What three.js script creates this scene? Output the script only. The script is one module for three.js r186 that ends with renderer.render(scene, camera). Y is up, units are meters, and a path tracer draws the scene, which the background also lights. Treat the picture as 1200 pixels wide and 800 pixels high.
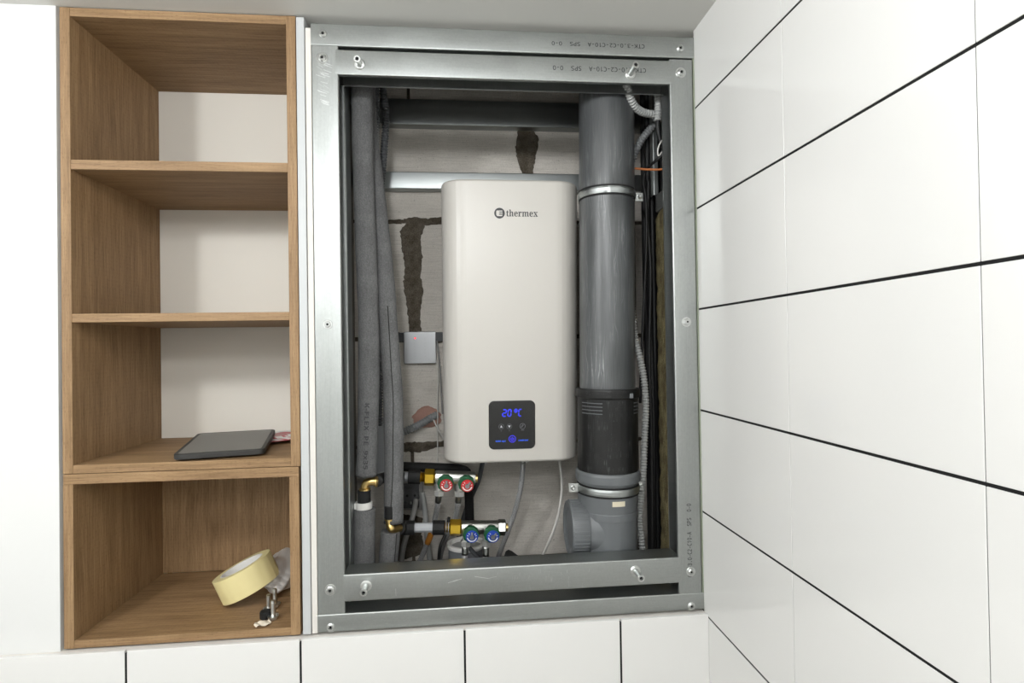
import * as THREE from 'three';
import { RoundedBoxGeometry } from 'three/addons/geometries/RoundedBoxGeometry.js';
import { mergeGeometries, toCreasedNormals } from 'three/addons/utils/BufferGeometryUtils.js';
import { TextGeometry } from 'three/addons/geometries/TextGeometry.js';
import { FontLoader } from 'three/addons/loaders/FontLoader.js';

// ---------------------------------------------------------------- camera, light, exposure
// World: x = 0 is the face of the right tiled wall, z = 0 the face of the steel hatch frame, y = 0 the top of the tiles below it.
const renderer = new THREE.WebGLRenderer({ antialias: true });
renderer.toneMapping = THREE.LinearToneMapping;
renderer.toneMappingExposure = 0.552;
renderer.shadowMap.enabled = true;
renderer.shadowMap.type = THREE.PCFSoftShadowMap;
const scene = new THREE.Scene();
scene.background = new THREE.Color(0x000000);
const camera = new THREE.PerspectiveCamera(63.215, 1200 / 800, 0.02, 20);
camera.position.set(-0.4719, 0.5309, 1.06);
camera.rotation.set(0.0097, -0.0931, -0.0153, 'YXZ');

const LAMPS = [
  { at: [-0.6, 1.075, 1.02], power: 1.7, label: 'white glass dome lamp on the ceiling nearer to the hatch' },
  { at: [-0.55, 1.075, 1.95], power: 3.0, label: 'white glass dome lamp on the ceiling nearer to the rear wall' },
  { at: [-1.5, 1.075, 1.15], power: 3.7, label: 'added fill lamp, a white glass dome on the ceiling close to the left wall' },  // third lamp, added to spread the light and soften the stud highlight
];
const LAMP_COLOR = new THREE.Color().setRGB(0.96, 0.98, 1.0);

// ---------------------------------------------------------------- helpers
let seed = 7;
const rnd = () => { seed = (seed + 0x6d2b79f5) | 0; let t = Math.imul(seed ^ (seed >>> 15), 1 | seed); t = (t + Math.imul(t ^ (t >>> 7), 61 | t)) ^ t; return ((t ^ (t >>> 14)) >>> 0) / 4294967296; };
const rr = (a, b) => a + (b - a) * rnd();
const hash = (x, y) => { let h = Math.imul(x, 374761393) ^ Math.imul(y, 668265263); h = Math.imul(h ^ (h >>> 13), 1274126177); return ((h ^ (h >>> 16)) >>> 0) / 4294967296; };
function vnoise(x, y, px, py) {                       // value noise that repeats after px, py cells
  const xi = Math.floor(x), yi = Math.floor(y), fx = x - xi, fy = y - yi, u = fx * fx * (3 - 2 * fx), v = fy * fy * (3 - 2 * fy);
  const m = (a, n) => ((a % n) + n) % n, h = (i, j) => hash(m(xi + i, px), m(yi + j, py) + 57);
  return (h(0, 0) * (1 - u) + h(1, 0) * u) * (1 - v) + (h(0, 1) * (1 - u) + h(1, 1) * u) * v;
}
const used = {};
const numbered = (n) => { const k = used[n] = (used[n] ?? -1) + 1; return k ? n + '_' + String(k).padStart(3, '0') : n; };
function tag(o, label, category, group) { o.userData.label = label; if (category) o.userData.category = category; if (group) o.userData.group = group; return o; }
function thing(name, label, category, at = [0, 0, 0], group) {
  const g = new THREE.Group(); g.name = numbered(name); g.position.set(...at); scene.add(g);
  return tag(g, label, category, group);
}
function mesh(name, geo, mat, parent = scene) {
  const m = new THREE.Mesh(geo, mat); m.name = parent === scene ? numbered(name) : name; m.castShadow = m.receiveShadow = true; parent.add(m); return m;
}
function struct(name, geo, mat, parent = scene) { const m = mesh(name, geo, mat, parent); if (parent === scene) m.userData.kind = 'structure'; return m; }
function structGroup(name) { const g = new THREE.Group(); g.name = name; g.userData.kind = 'structure'; scene.add(g); return g; }
const merge = (list) => mergeGeometries(list.map((g) => { const n = g.index ? g.toNonIndexed() : g; for (const k of Object.keys(n.attributes)) if (!['position', 'normal', 'uv'].includes(k)) n.deleteAttribute(k); return n; }));

// uv in metres by dominant normal; u runs along the given axis
function metreUV(geo, along = 'x', ox = 0, oy = 0) {
  const p = geo.attributes.position, n = geo.attributes.normal, uv = new Float32Array(p.count * 2);
  const others = { x: ['y', 'z'], y: ['x', 'z'], z: ['x', 'y'] }[along];
  const get = (a, i, k) => (k === 'x' ? a.getX(i) : k === 'y' ? a.getY(i) : a.getZ(i));
  for (let i = 0; i < p.count; i++) {
    const nx = Math.abs(n.getX(i)), ny = Math.abs(n.getY(i)), nz = Math.abs(n.getZ(i));
    const dom = nx > ny && nx > nz ? 'x' : ny > nz ? 'y' : 'z';
    let u, v;
    if (dom === along) { u = get(p, i, others[0]); v = get(p, i, others[1]); } else { u = get(p, i, along); v = get(p, i, others[0] === dom ? others[1] : others[0]); }
    uv[2 * i] = u + ox; uv[2 * i + 1] = v + oy;
  }
  geo.setAttribute('uv', new THREE.BufferAttribute(uv, 2));
  return geo;
}
// box between two corners, edges rounded by r
function bx(x0, x1, y0, y1, z0, z1, r = 0.001, seg = 1) {
  const w = x1 - x0, h = y1 - y0, d = z1 - z0;
  const g = r > 0 ? new RoundedBoxGeometry(w, h, d, seg, Math.min(r, w / 2.01, h / 2.01, d / 2.01)) : new THREE.BoxGeometry(w, h, d);
  g.translate((x0 + x1) / 2, (y0 + y1) / 2, (z0 + z1) / 2);
  return g;
}
const V = (a) => new THREE.Vector3(...a);
// sweep of a circle along points; radius(s in metres, t 0..1), capped
function sweep(points, radius, segs, rad = 12, uvAround = null) {
  const curve = points.length > 2 ? new THREE.CatmullRomCurve3(points.map(V), false, 'centripetal') : new THREE.LineCurve3(V(points[0]), V(points[1]));
  const L = curve.getLength(), frames = curve.computeFrenetFrames(segs, false), pos = [], uv = [], idx = [];
  const rf = typeof radius === 'number' ? () => radius : radius;
  for (let i = 0; i <= segs; i++) {
    const t = i / segs, c = curve.getPointAt(t), N = frames.normals[i], B = frames.binormals[i], r = rf(t * L, t);
    for (let j = 0; j <= rad; j++) {
      const a = (j / rad) * Math.PI * 2, cx = Math.cos(a) * r, sx = Math.sin(a) * r;
      pos.push(c.x + N.x * cx + B.x * sx, c.y + N.y * cx + B.y * sx, c.z + N.z * cx + B.z * sx);
      uv.push(t * L, (uvAround ?? Math.PI * 2 * rf(0, 0)) * (j / rad));
    }
  }
  for (let i = 0; i < segs; i++) for (let j = 0; j < rad; j++) { const a = i * (rad + 1) + j, b = a + rad + 1; idx.push(a, a + 1, b, b, a + 1, b + 1); }
  for (const [row, flip] of [[0, 0], [segs, 1]]) {
    const c = curve.getPointAt(row / segs), k = pos.length / 3; pos.push(c.x, c.y, c.z); uv.push(0, 0);
    for (let j = 0; j < rad; j++) { const a = row * (rad + 1) + j; flip ? idx.push(k, a, a + 1) : idx.push(k, a + 1, a); }
  }
  const g = new THREE.BufferGeometry();
  g.setAttribute('position', new THREE.Float32BufferAttribute(pos, 3)); g.setAttribute('uv', new THREE.Float32BufferAttribute(uv, 2)); g.setIndex(idx); g.computeVertexNormals();
  return g;
}
function corrugated(points, r, depth = 0.0022, pitch = 0.0062, rad = 14) {
  const L = new THREE.CatmullRomCurve3(points.map(V), false, 'centripetal').getLength(), segs = Math.round((L / pitch) * 8);
  return sweep(points, (s) => r - depth * (0.5 - 0.5 * Math.cos((s / pitch) * Math.PI * 2)) ** 1.5, segs, rad);
}
// lathe about an axis: profile is [[radius, along], ...]
function lathe(profile, seg = 40, axis = 'y', crease = Math.max(0.35, 7 / seg)) {
  let g = new THREE.LatheGeometry(profile.map(([r, y]) => new THREE.Vector2(Math.max(r, 0.00005), y)), seg);
  g = toCreasedNormals(g, crease);
  if (axis === 'x') g.rotateZ(-Math.PI / 2); if (axis === 'z') g.rotateX(Math.PI / 2);
  return g;
}
const hex = (r, len, axis = 'y', c = 0.0012) => { let g = new THREE.LatheGeometry([[0.00005, 0], [r - c, 0], [r, c], [r, len - c], [r - c, len], [0.00005, len]].map(([a, b]) => new THREE.Vector2(a, b)), 6); g = toCreasedNormals(g, 0.3); if (axis === 'x') g.rotateZ(-Math.PI / 2); if (axis === 'z') g.rotateX(Math.PI / 2); return g; };
function roundedRect(w, h, r) {
  const s = new THREE.Shape(), x = -w / 2, y = -h / 2;
  s.moveTo(x + r, y); s.lineTo(x + w - r, y); s.absarc(x + w - r, y + r, r, -Math.PI / 2, 0); s.lineTo(x + w, y + h - r); s.absarc(x + w - r, y + h - r, r, 0, Math.PI / 2);
  s.lineTo(x + r, y + h); s.absarc(x + r, y + h - r, r, Math.PI / 2, Math.PI); s.lineTo(x, y + r); s.absarc(x + r, y + r, r, Math.PI, Math.PI * 1.5);
  return s;
}

// ---------------------------------------------------------------- textures
function dataTex(w, h, f, srgb = true) {
  const d = new Uint8Array(w * h * 4);
  for (let y = 0; y < h; y++) for (let x = 0; x < w; x++) { const c = f(x, y), o = (y * w + x) * 4; d[o] = c[0]; d[o + 1] = c[1]; d[o + 2] = c[2]; d[o + 3] = 255; }
  const t = new THREE.DataTexture(d, w, h); t.wrapS = t.wrapT = THREE.RepeatWrapping; t.magFilter = THREE.LinearFilter; t.minFilter = THREE.LinearMipmapLinearFilter; t.generateMipmaps = true;
  if (srgb) t.colorSpace = THREE.SRGBColorSpace; t.needsUpdate = true; return t;
}
const rep = (t, u, v) => { const c = t.clone(); c.repeat.set(u, v); c.needsUpdate = true; return c; };
const grey = (v) => { const q = Math.max(0, Math.min(255, v)); return [q, q, q]; };
const steelNoise = (x, y, w, h) => (vnoise(x / 8, y / 8, w / 8, h / 8) - 0.5) * 5 + (vnoise(x / 64, y / 4, w / 64, h / 4) - 0.5) * 5 + (vnoise(x / 2, y / 2, w / 2, h / 2) - 0.5) * 5;
const steelRough = dataTex(512, 256, (x, y) => grey(106 + steelNoise(x, y, 512, 256) * 0.8 + (vnoise(x / 64, y / 32, 8, 8) - 0.5) * 14), false);
const steelPlain = dataTex(512, 256, (x, y) => { const n = steelNoise(x, y, 512, 256); return [174 + n, 178 + n, 177 + n]; });
// a strip of galvanised steel, len x .05 m, with its printed line and scratches
function steelStrip(len, draw) {
  const W = 2048, H = 144, c = document.createElement('canvas'); c.width = W; c.height = H;
  const g = c.getContext('2d'), im = g.createImageData(W, H);
  for (let y = 0; y < H; y++) for (let x = 0; x < W; x++) { const n = steelNoise(x, y, 2048, 144), o = (y * W + x) * 4; im.data[o] = 170 + n; im.data[o + 1] = 173 + n; im.data[o + 2] = 171 + n; im.data[o + 3] = 255; }
  g.putImageData(im, 0, 0); draw(g, W, H, W / len);
  const t = new THREE.CanvasTexture(c); t.colorSpace = THREE.SRGBColorSpace; t.wrapS = t.wrapT = THREE.RepeatWrapping; return t;
}
const oakTex = dataTex(1024, 512, (x, y) => {
  const w = vnoise(x / 256, y / 32, 4, 16) * 14, a = vnoise(x / 128, (y + w) / 5, 8, 102), b = vnoise(x / 40, y / 2, 25, 256), c = vnoise(x / 340, (y + w) / 22, 3, 23), f = vnoise(x / 18, y, 56, 512);
  const k = (a - 0.5) * 26 + (b - 0.5) * 16 + (c - 0.5) * 20 - (f > 0.86 ? 22 : 0);
  return [142 + k * 0.85, 113 + k * 0.8, 79 + k * 0.7];
});
const blockTex = dataTex(1024, 512, (x, y) => {
  const a = vnoise(x / 60, y / 3, 17, 170), b = vnoise(x / 3, y / 3, 341, 170), c = vnoise(x / 100, y / 70, 10, 7), p = vnoise(x / 5, y / 4, 204, 128);
  const k = (a - 0.5) * 16 + (b - 0.5) * 14 + (c - 0.5) * 14 - (p > 0.93 ? 40 : 0);
  return [206 + k, 200 + k, 191 + k];
});
const blockBump = dataTex(1024, 512, (x, y) => { const a = vnoise(x / 60, y / 3, 17, 170), b = vnoise(x / 3, y / 3, 341, 170), p = vnoise(x / 5, y / 4, 204, 128); return grey(150 + (a - 0.5) * 80 + (b - 0.5) * 60 - (p > 0.93 ? 110 : 0)); }, false);
const mortarTex = dataTex(256, 256, (x, y) => { const k = (vnoise(x / 4, y / 4, 64, 64) - 0.5) * 30 + (vnoise(x / 24, y / 24, 10, 10) - 0.5) * 26; return [92 + k, 84 + k, 72 + k]; });
const roughBump = dataTex(256, 256, (x, y) => grey(128 + (vnoise(x / 3, y / 3, 85, 85) - 0.5) * 150 + (vnoise(x / 12, y / 12, 21, 21) - 0.5) * 110), false);
const foamTex = dataTex(512, 256, (x, y) => { const k = (vnoise(x / 3, y / 2, 170, 128) - 0.5) * 26 + (vnoise(x / 90, y / 60, 5, 4) - 0.5) * 12 + (vnoise(x / 14, y / 5, 36, 51) - 0.5) * 10; return grey(103 + k * 1.25); });
const woolTex = dataTex(512, 256, (x, y) => { const k = (vnoise(x / 30, y / 2, 17, 128) - 0.5) * 50 + (vnoise(x / 50, y / 20, 10, 12) - 0.5) * 46 + (vnoise(x / 4, y / 3, 128, 85) - 0.5) * 30; return [112 + k, 101 + k, 68 + k * 0.8]; });
const paintBump = dataTex(256, 256, (x, y) => grey(128 + (vnoise(x / 9, y / 9, 28, 28) - 0.5) * 60 + (vnoise(x / 40, y / 40, 6, 6) - 0.5) * 60), false);
const pvcTex = dataTex(512, 1024, (x, y) => {               // x around the pipe, y along it: dusty scuffs running down the wall of the pipe
  const w = (vnoise(x / 20, y / 50, 25.6, 20.48) - 0.5) * 22, s = vnoise((x + w) / 4, y / 130, 128, 8), q = vnoise(x / 64, y / 150, 8, 7), f = vnoise(x / 2, y / 40, 256, 26), g = vnoise(x / 7, y / 9, 73, 113);
  const k = Math.max(0, s - 0.58) * 70 * Math.max(0, q - 0.3) * (0.6 + 0.8 * g) + (f - 0.5) * 6 + (q - 0.5) * 9;
  return [76 + k * 2.6, 78 + k * 2.6, 79 + k * 2.6];
});
const blackScuff = dataTex(512, 512, (x, y) => {
  const s = vnoise(x / 4, y / 50, 128, 10), q = vnoise(x / 60, y / 60, 8, 8), f = vnoise(x / 3, y / 3, 170, 170), k = (s > 0.7 && q > 0.5 ? (s - 0.7) * 150 : 0) + (f > 0.8 ? 12 : 0) + (q - 0.3) * 12;
  return grey(10 + Math.max(0, k * 1.2));
});
const braidTex = dataTex(64, 64, (x, y) => { const a = Math.sin(((x + y) / 16) * Math.PI * 2), b = Math.sin(((x - y) / 16) * Math.PI * 2); return grey(185 + 60 * Math.max(a, b) - (a < -0.2 && b < -0.2 ? 70 : 0)); });

// ---------------------------------------------------------------- materials
const std = (o) => new THREE.MeshStandardMaterial(o), phys = (o) => new THREE.MeshPhysicalMaterial(o);
const M = {
  steel: std({ map: rep(steelPlain, 4, 8), metalness: 1, roughness: 1, roughnessMap: rep(steelRough, 3, 5) }),
  zinc: std({ color: 0xd2d4d2, metalness: 1, roughness: 0.3 }),
  chrome: std({ color: 0xbcbdb9, metalness: 1, roughness: 0.28 }),
  nickel: std({ color: 0xc9c8c4, metalness: 0.6, roughness: 0.35 }),
  brass: std({ color: 0xd7b878, metalness: 1, roughness: 0.3 }),
  brassYellow: std({ color: 0xc9a53a, metalness: 1, roughness: 0.28 }),
  tile: phys({ color: 0xe4e3e0, roughness: 0.13, bumpMap: rep(paintBump, 2.2, 2.2), bumpScale: 0.00006 }),
  grout: std({ color: 0x0b0b0b, roughness: 0.95 }),
  paint: std({ color: 0xdededc, roughness: 0.9 }),
  ceiling: std({ color: 0xdad9d4, roughness: 0.85, bumpMap: rep(paintBump, 3, 3), bumpScale: 0.0004 }),
  gypsum: std({ color: 0xd9d5ce, roughness: 0.95, bumpMap: rep(roughBump, 8, 8), bumpScale: 0.0002 }),
  greenBoard: std({ color: 0x8b9280, roughness: 0.9 }),
  plastic: std({ color: 0xbec0c0, roughness: 0.45 }),
  floor: std({ color: 0x9a948c, roughness: 0.5 }),
  oak: std({ map: rep(oakTex, 2.2, 4.4), roughness: 0.62 }),
  cabinetBack: std({ color: 0xd9d4ca, roughness: 0.6 }),
  block: std({ map: rep(blockTex, 2.1, 4.2), roughness: 0.97, bumpMap: rep(blockBump, 2.1, 4.2), bumpScale: 0.0012 }),
  mortar: std({ map: rep(mortarTex, 9, 9), roughness: 1, bumpMap: rep(roughBump, 18, 18), bumpScale: 0.0015 }),
  concrete: std({ color: 0x6b6762, roughness: 1 }),
  foam: std({ map: rep(foamTex, 8, 10), roughness: 0.95, bumpMap: rep(roughBump, 22, 22), bumpScale: 0.0006 }),
  slit: std({ color: 0x2b2b2a, roughness: 1 }),
  rubber: std({ color: 0x0c0c0c, roughness: 0.75 }),
  blackSleeve: std({ color: 0x0d0d0d, roughness: 0.6, bumpMap: rep(roughBump, 30, 30), bumpScale: 0.0003 }),
  pexGrey: std({ color: 0xa3a5a8, roughness: 0.45 }),
  pvc: phys({ map: rep(pvcTex, 2, 1.5), roughness: 0.38, clearcoat: 0.25, clearcoatRoughness: 0.35 }),
  pvcPlain: std({ color: 0x65686a, roughness: 0.45 }),
  coupling: std({ map: rep(blackScuff, 3, 5), roughness: 0.5 }),
  wool: std({ map: rep(woolTex, 5, 5), roughness: 1, bumpMap: rep(roughBump, 12, 12), bumpScale: 0.003 }),
  heater: phys({ color: 0xc4c0b9, roughness: 0.42, clearcoat: 0.3, clearcoatRoughness: 0.3 }),
  print: std({ color: 0x3c3c3e, roughness: 0.6 }),
  blackGloss: phys({ color: 0x0b0b0c, roughness: 0.16, clearcoat: 0.6, clearcoatRoughness: 0.06 }),
  conduit: std({ color: 0x8d8f90, roughness: 0.55 }),
  conduitDark: std({ color: 0x4a4c4e, roughness: 0.6 }),
  conduitPale: std({ color: 0xa9aaa8, roughness: 0.55 }),
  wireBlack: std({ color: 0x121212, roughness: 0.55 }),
  wireWhite: std({ color: 0xd8d6d0, roughness: 0.5 }),
  wireGrey: std({ color: 0x8e8d8a, roughness: 0.55 }),
  wireOrange: std({ color: 0xb46a35, roughness: 0.6 }),
  braid: std({ map: rep(braidTex, 160, 160), metalness: 0.5, roughness: 0.25 }),
  green: std({ color: 0x0f4c2d, roughness: 0.4 }),
  red: std({ color: 0xb8262c, roughness: 0.45 }),
  blue: std({ color: 0x1c3f9e, roughness: 0.45 }),
  white: std({ color: 0xe4e2dd, roughness: 0.5 }),
  pinkFoam: std({ color: 0xc59a8b, roughness: 0.95, bumpMap: rep(roughBump, 25, 25), bumpScale: 0.002 }),
  socketBlack: std({ color: 0x4c4c4d, roughness: 0.5 }),
  socketGrey: std({ color: 0x8b8986, roughness: 0.5 }),
  satinSilver: std({ color: 0x98999a, metalness: 0.75, roughness: 0.4 }),
  hollow: std({ color: 0x1a1a1a, roughness: 0.9 }),  // flat dark colour painted in for the shade inside holes and recesses
};
const font = await new FontLoader().loadAsync('fonts/droid/droid_serif_bold.typeface.json');
const sans = await new FontLoader().loadAsync('fonts/droid/droid_sans_bold.typeface.json');

// ---------------------------------------------------------------- lamps on the ceiling (outside the frame)
for (const { at, power, label } of LAMPS) {
  const t = thing('ceiling_lamp', label, 'lamp', at);
  mesh('base', lathe([[0, 0.078], [0.075, 0.078], [0.075, 0.062], [0.066, 0.058], [0, 0.058]], 32), M.white, t);
  mesh('glass_globe', lathe([[0.062, 0.058], [0.068, 0.03], [0.064, 0.0], [0.05, -0.03], [0.027, -0.048], [0, -0.053]], 32), std({ color: 0xffffff, roughness: 0.4, emissive: LAMP_COLOR, emissiveIntensity: 4 }), t);
  const l = new THREE.PointLight(LAMP_COLOR, power, 0, 2); l.position.set(...at); l.castShadow = true; l.shadow.radius = 3; l.shadow.mapSize.set(1024, 1024); l.shadow.bias = -0.0005; scene.add(l);
}

// ---------------------------------------------------------------- the room
const XL = -1.75, YF = -1.35, ZR = 2.3, YC = 1.155;
struct('floor', bx(XL - 0.1, 0.1, YF - 0.1, YF, -0.03, ZR + 0.1, 0), M.floor);
struct('ceiling', metreUV(bx(XL - 0.1, 0.1, YC, YC + 0.15, -0.032, ZR + 0.1, 0), 'x'), M.ceiling);
struct('ceiling_recess', metreUV(bx(-1.19, -0.7415, YC, YC + 0.15, -0.42, -0.032, 0), 'x'), M.ceiling);
struct('wall_left', bx(XL - 0.1, XL, YF, YC, -0.03, ZR, 0), M.paint);
struct('wall_rear', bx(XL, 0.0, YF, YC, ZR, ZR + 0.1, 0), M.paint);
struct('wall_front_left', bx(XL, -1.186, 0, YC, -0.42, 0.0, 0), M.paint);
struct('wall_front_upper', bx(-0.741, -0.0005, 1.1435, YC, -0.06, -0.032, 0), M.ceiling);
struct('cavity_left_dark_sheet', bx(-0.7418, -0.7415, -0.1, 1.3, -0.4, -0.052, 0), M.concrete);  // thin darker sheet added over the plasterboard to dim the cavity
struct('wall_cavity_right', bx(0.075, 0.13, -0.15, 1.36, -0.42, -0.02, 0), M.concrete);
struct('cavity_ceiling', bx(-0.7415, 0.06, 1.3, 1.36, -0.42, -0.032, 0), M.concrete);
struct('cavity_floor', bx(XL, 0.06, -0.15, -0.1, -0.42, -0.03, 0), M.concrete);

// wall below the hatch: board, black joints, tiles proud of them
{
  const w = structGroup('wall_front_lower');
  mesh('backing_board', bx(XL, 0, YF, 0.003, -0.03, 0.0105, 0), M.gypsum, w);
  mesh('grout', bx(XL, 0, YF, 0.001, 0.0105, 0.0168, 0), M.grout, w);
  const cuts = [-1.771 + 0.0, -1.3655, -1.0665, -0.768, -0.4715, -0.1745, 0.0];
  cuts[0] = XL;
  for (let row = 0; row < 7; row++) {
    for (let i = 0; i + 1 < cuts.length; i++) {
      const y1 = 0.006 - row * 0.2 - (row ? 0.0017 : 0), y0 = Math.max(YF, 0.006 - (row + 1) * 0.2 + 0.0017);
      mesh('tile', metreUV(bx(cuts[i] + (i ? 0.0019 : 0), cuts[i + 1] - (i + 2 < cuts.length ? 0.0019 : 0), y0, y1, 0.0105, 0.018, 0.0007, 1), 'x', row * 0.37, i * 0.21), M.tile, w);
    }
  }
}
// right wall: tiles 20 x 30 cm with black horizontal joints
{
  const w = structGroup('wall_right');
  mesh('backing_board', bx(0.0075, 0.1, YF, YC, -0.02, ZR, 0), M.gypsum, w);
  mesh('grout', bx(0.001, 0.0075, YF, YC, -0.0015, ZR, 0), M.grout, w);
  for (let row = -7; row < 6; row++) {
    const y0 = Math.max(YF, row * 0.2 + 0.0018), y1 = Math.min(YC, (row + 1) * 0.2 - 0.0018);
    for (let k = 0; k < 8; k++) {
      const z0 = k * 0.3 - 0.0015, z1 = Math.min(ZR, (k + 1) * 0.3 - 0.0025);
      mesh('tile', metreUV(bx(0, 0.0075, y0, y1, z0, z1, 0.0007, 1), 'z', row * 0.41, k * 0.17), M.tile, w);
    }
  }
}
// wall at the back of the cavity: aerated concrete blocks 60 x 30 cm in dark mortar
{
  const w = structGroup('wall_back');
  mesh('mortar_bed', metreUV(bx(XL, 0.12, -0.3, 1.4, -0.52, -0.4035, 0), 'x'), M.mortar, w);
  const courses = [[1.168, 1.4, -0.598], [0.866, 1.162, -0.289], [0.562, 0.857, -0.6], [0.282, 0.551, -0.289], [-0.02, 0.273, -0.6], [-0.3, -0.026, -0.289]];
  courses.forEach(([y0, y1, joint], c) => {
    for (let k = -3; k < 3; k++) {
      const x0 = Math.max(XL, joint + k * 0.6 + 0.004), x1 = Math.min(0.12, joint + (k + 1) * 0.6 - 0.004);
      if (x1 - x0 < 0.02) continue;
      const g = bx(x0, x1, y0, y1, -0.45, -0.4 + rr(-0.0005, 0.0005), 0.003, 2);
      mesh('block', metreUV(g, 'x', c * 0.37 + k * 0.11, c * 0.23), M.block, w);
    }
  });
  // mortar squeezed out of the joints and left standing
  const smear = (pts, depth = 0.002) => {
    const s = new THREE.Shape(); const n = pts.length;
    const out = [];
    for (let i = 0; i < n; i++) { const [ax, ay] = pts[i], [bx_, by] = pts[(i + 1) % n], L = Math.hypot(bx_ - ax, by - ay), m = Math.max(1, Math.round(L / 0.006)); for (let k = 0; k < m; k++) { const t = k / m; out.push([ax + (bx_ - ax) * t + rr(-0.0018, 0.0018), ay + (by - ay) * t + rr(-0.0018, 0.0018)]); } }
    out.forEach(([x, y], i) => (i ? s.lineTo(x, y) : s.moveTo(x, y)));
    const g = new THREE.ExtrudeGeometry(s, { depth, bevelEnabled: true, bevelSize: 0.0012, bevelThickness: 0.0008, bevelSegments: 1 }); g.translate(0, 0, -0.3998);
    mesh('mortar_smear', metreUV(g, 'x'), M.mortar, w);
  };
  smear([[-0.622, 0.835], [-0.605, 0.856], [-0.612, 0.868], [-0.58, 0.871], [-0.55, 0.868], [-0.48, 0.874], [-0.48, 0.856], [-0.56, 0.852], [-0.572, 0.82], [-0.568, 0.77], [-0.574, 0.72], [-0.566, 0.68], [-0.576, 0.63], [-0.574, 0.575], [-0.6, 0.572], [-0.608, 0.64], [-0.616, 0.70], [-0.610, 0.74], [-0.618, 0.79]]);
  smear([[-0.655, 0.862], [-0.62, 0.865], [-0.62, 0.857], [-0.655, 0.855]]);
  smear([[-0.640, 0.575], [-0.62, 0.57], [-0.60, 0.571], [-0.52, 0.567], [-0.47, 0.568], [-0.47, 0.548], [-0.53, 0.545], [-0.60, 0.549], [-0.640, 0.547]]);
  smear([[-0.310, 1.105], [-0.27, 1.105], [-0.258, 1.085], [-0.262, 1.05], [-0.27, 1.02], [-0.274, 0.99], [-0.298, 0.985], [-0.312, 1.02], [-0.318, 1.06]]);
  smear([[-0.64, 0.284], [-0.60, 0.287], [-0.56, 0.286], [-0.50, 0.289], [-0.45, 0.287], [-0.45, 0.272], [-0.53, 0.276], [-0.58, 0.262], [-0.64, 0.268]]);
  smear([[-0.66, 0.11], [-0.612, 0.10], [-0.575, 0.09], [-0.58, 0.05], [-0.57, 0.0], [-0.66, -0.02]]);
}

// ---------------------------------------------------------------- trims left of the frame
struct('trim_1', bx(-0.7682, -0.7533, 0.0065, 1.1515, -0.05, 0.001, 0.0015, 2), M.plastic);                     // white plastic edge profile
struct('trim_2', metreUV(bx(-0.7522, -0.7418, 0.0065, 1.133, -0.40, -0.001, 0.0008), 'y'), M.gypsum);           // cut edge of the plasterboard side wall
struct('trim_3', bx(-0.0026, -0.0002, 0.008, 1.142, -0.03, 0.0002, 0.0004), M.greenBoard);                      // green board edge in the right corner

// ---------------------------------------------------------------- steel frame of the hatch
// channel of width w across, flanges d deep, face at z = 0, running along +x from 0 to len
function channel(len, w, d, t = 0.001, r = 0.0028) {
  const outer = [[-w / 2, -d]], inner = [];
  const arc = (cx, cz, rad, a0, a1, list) => { for (let i = 0; i <= 8; i++) { const a = a0 + (a1 - a0) * (i / 8); list.push([cx + Math.cos(a) * rad, cz + Math.sin(a) * rad]); } };
  arc(-w / 2 + r, -r, r, Math.PI, Math.PI / 2, outer); arc(w / 2 - r, -r, r, Math.PI / 2, 0, outer); outer.push([w / 2, -d]);
  inner.push([w / 2 - t, -d]); arc(w / 2 - r, -r, r - t, 0, Math.PI / 2, inner); arc(-w / 2 + r, -r, r - t, Math.PI / 2, Math.PI, inner); inner.push([-w / 2 + t, -d]);
  const s = new THREE.Shape(); [...outer, ...inner].forEach(([a, b], i) => (i ? s.lineTo(a, b) : s.moveTo(a, b)));
  let g = new THREE.ExtrudeGeometry(s, { depth: len, bevelEnabled: false });
  g = toCreasedNormals(g, 0.1);
  // shape x -> across (y), shape y -> z, extrusion -> x
  g.applyMatrix4(new THREE.Matrix4().set(0, 0, 1, 0, 1, 0, 0, 0, 0, 1, 0, 0, 0, 0, 0, 1));
  const p = g.attributes.position, uv = new Float32Array(p.count * 2);
  for (let i = 0; i < p.count; i++) { uv[2 * i] = p.getX(i) / len; uv[2 * i + 1] = (p.getY(i) + w / 2 + (p.getZ(i) < -r ? p.getZ(i) : 0)) / w; }
  g.setAttribute('uv', new THREE.BufferAttribute(uv, 2));
  return g;
}
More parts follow.
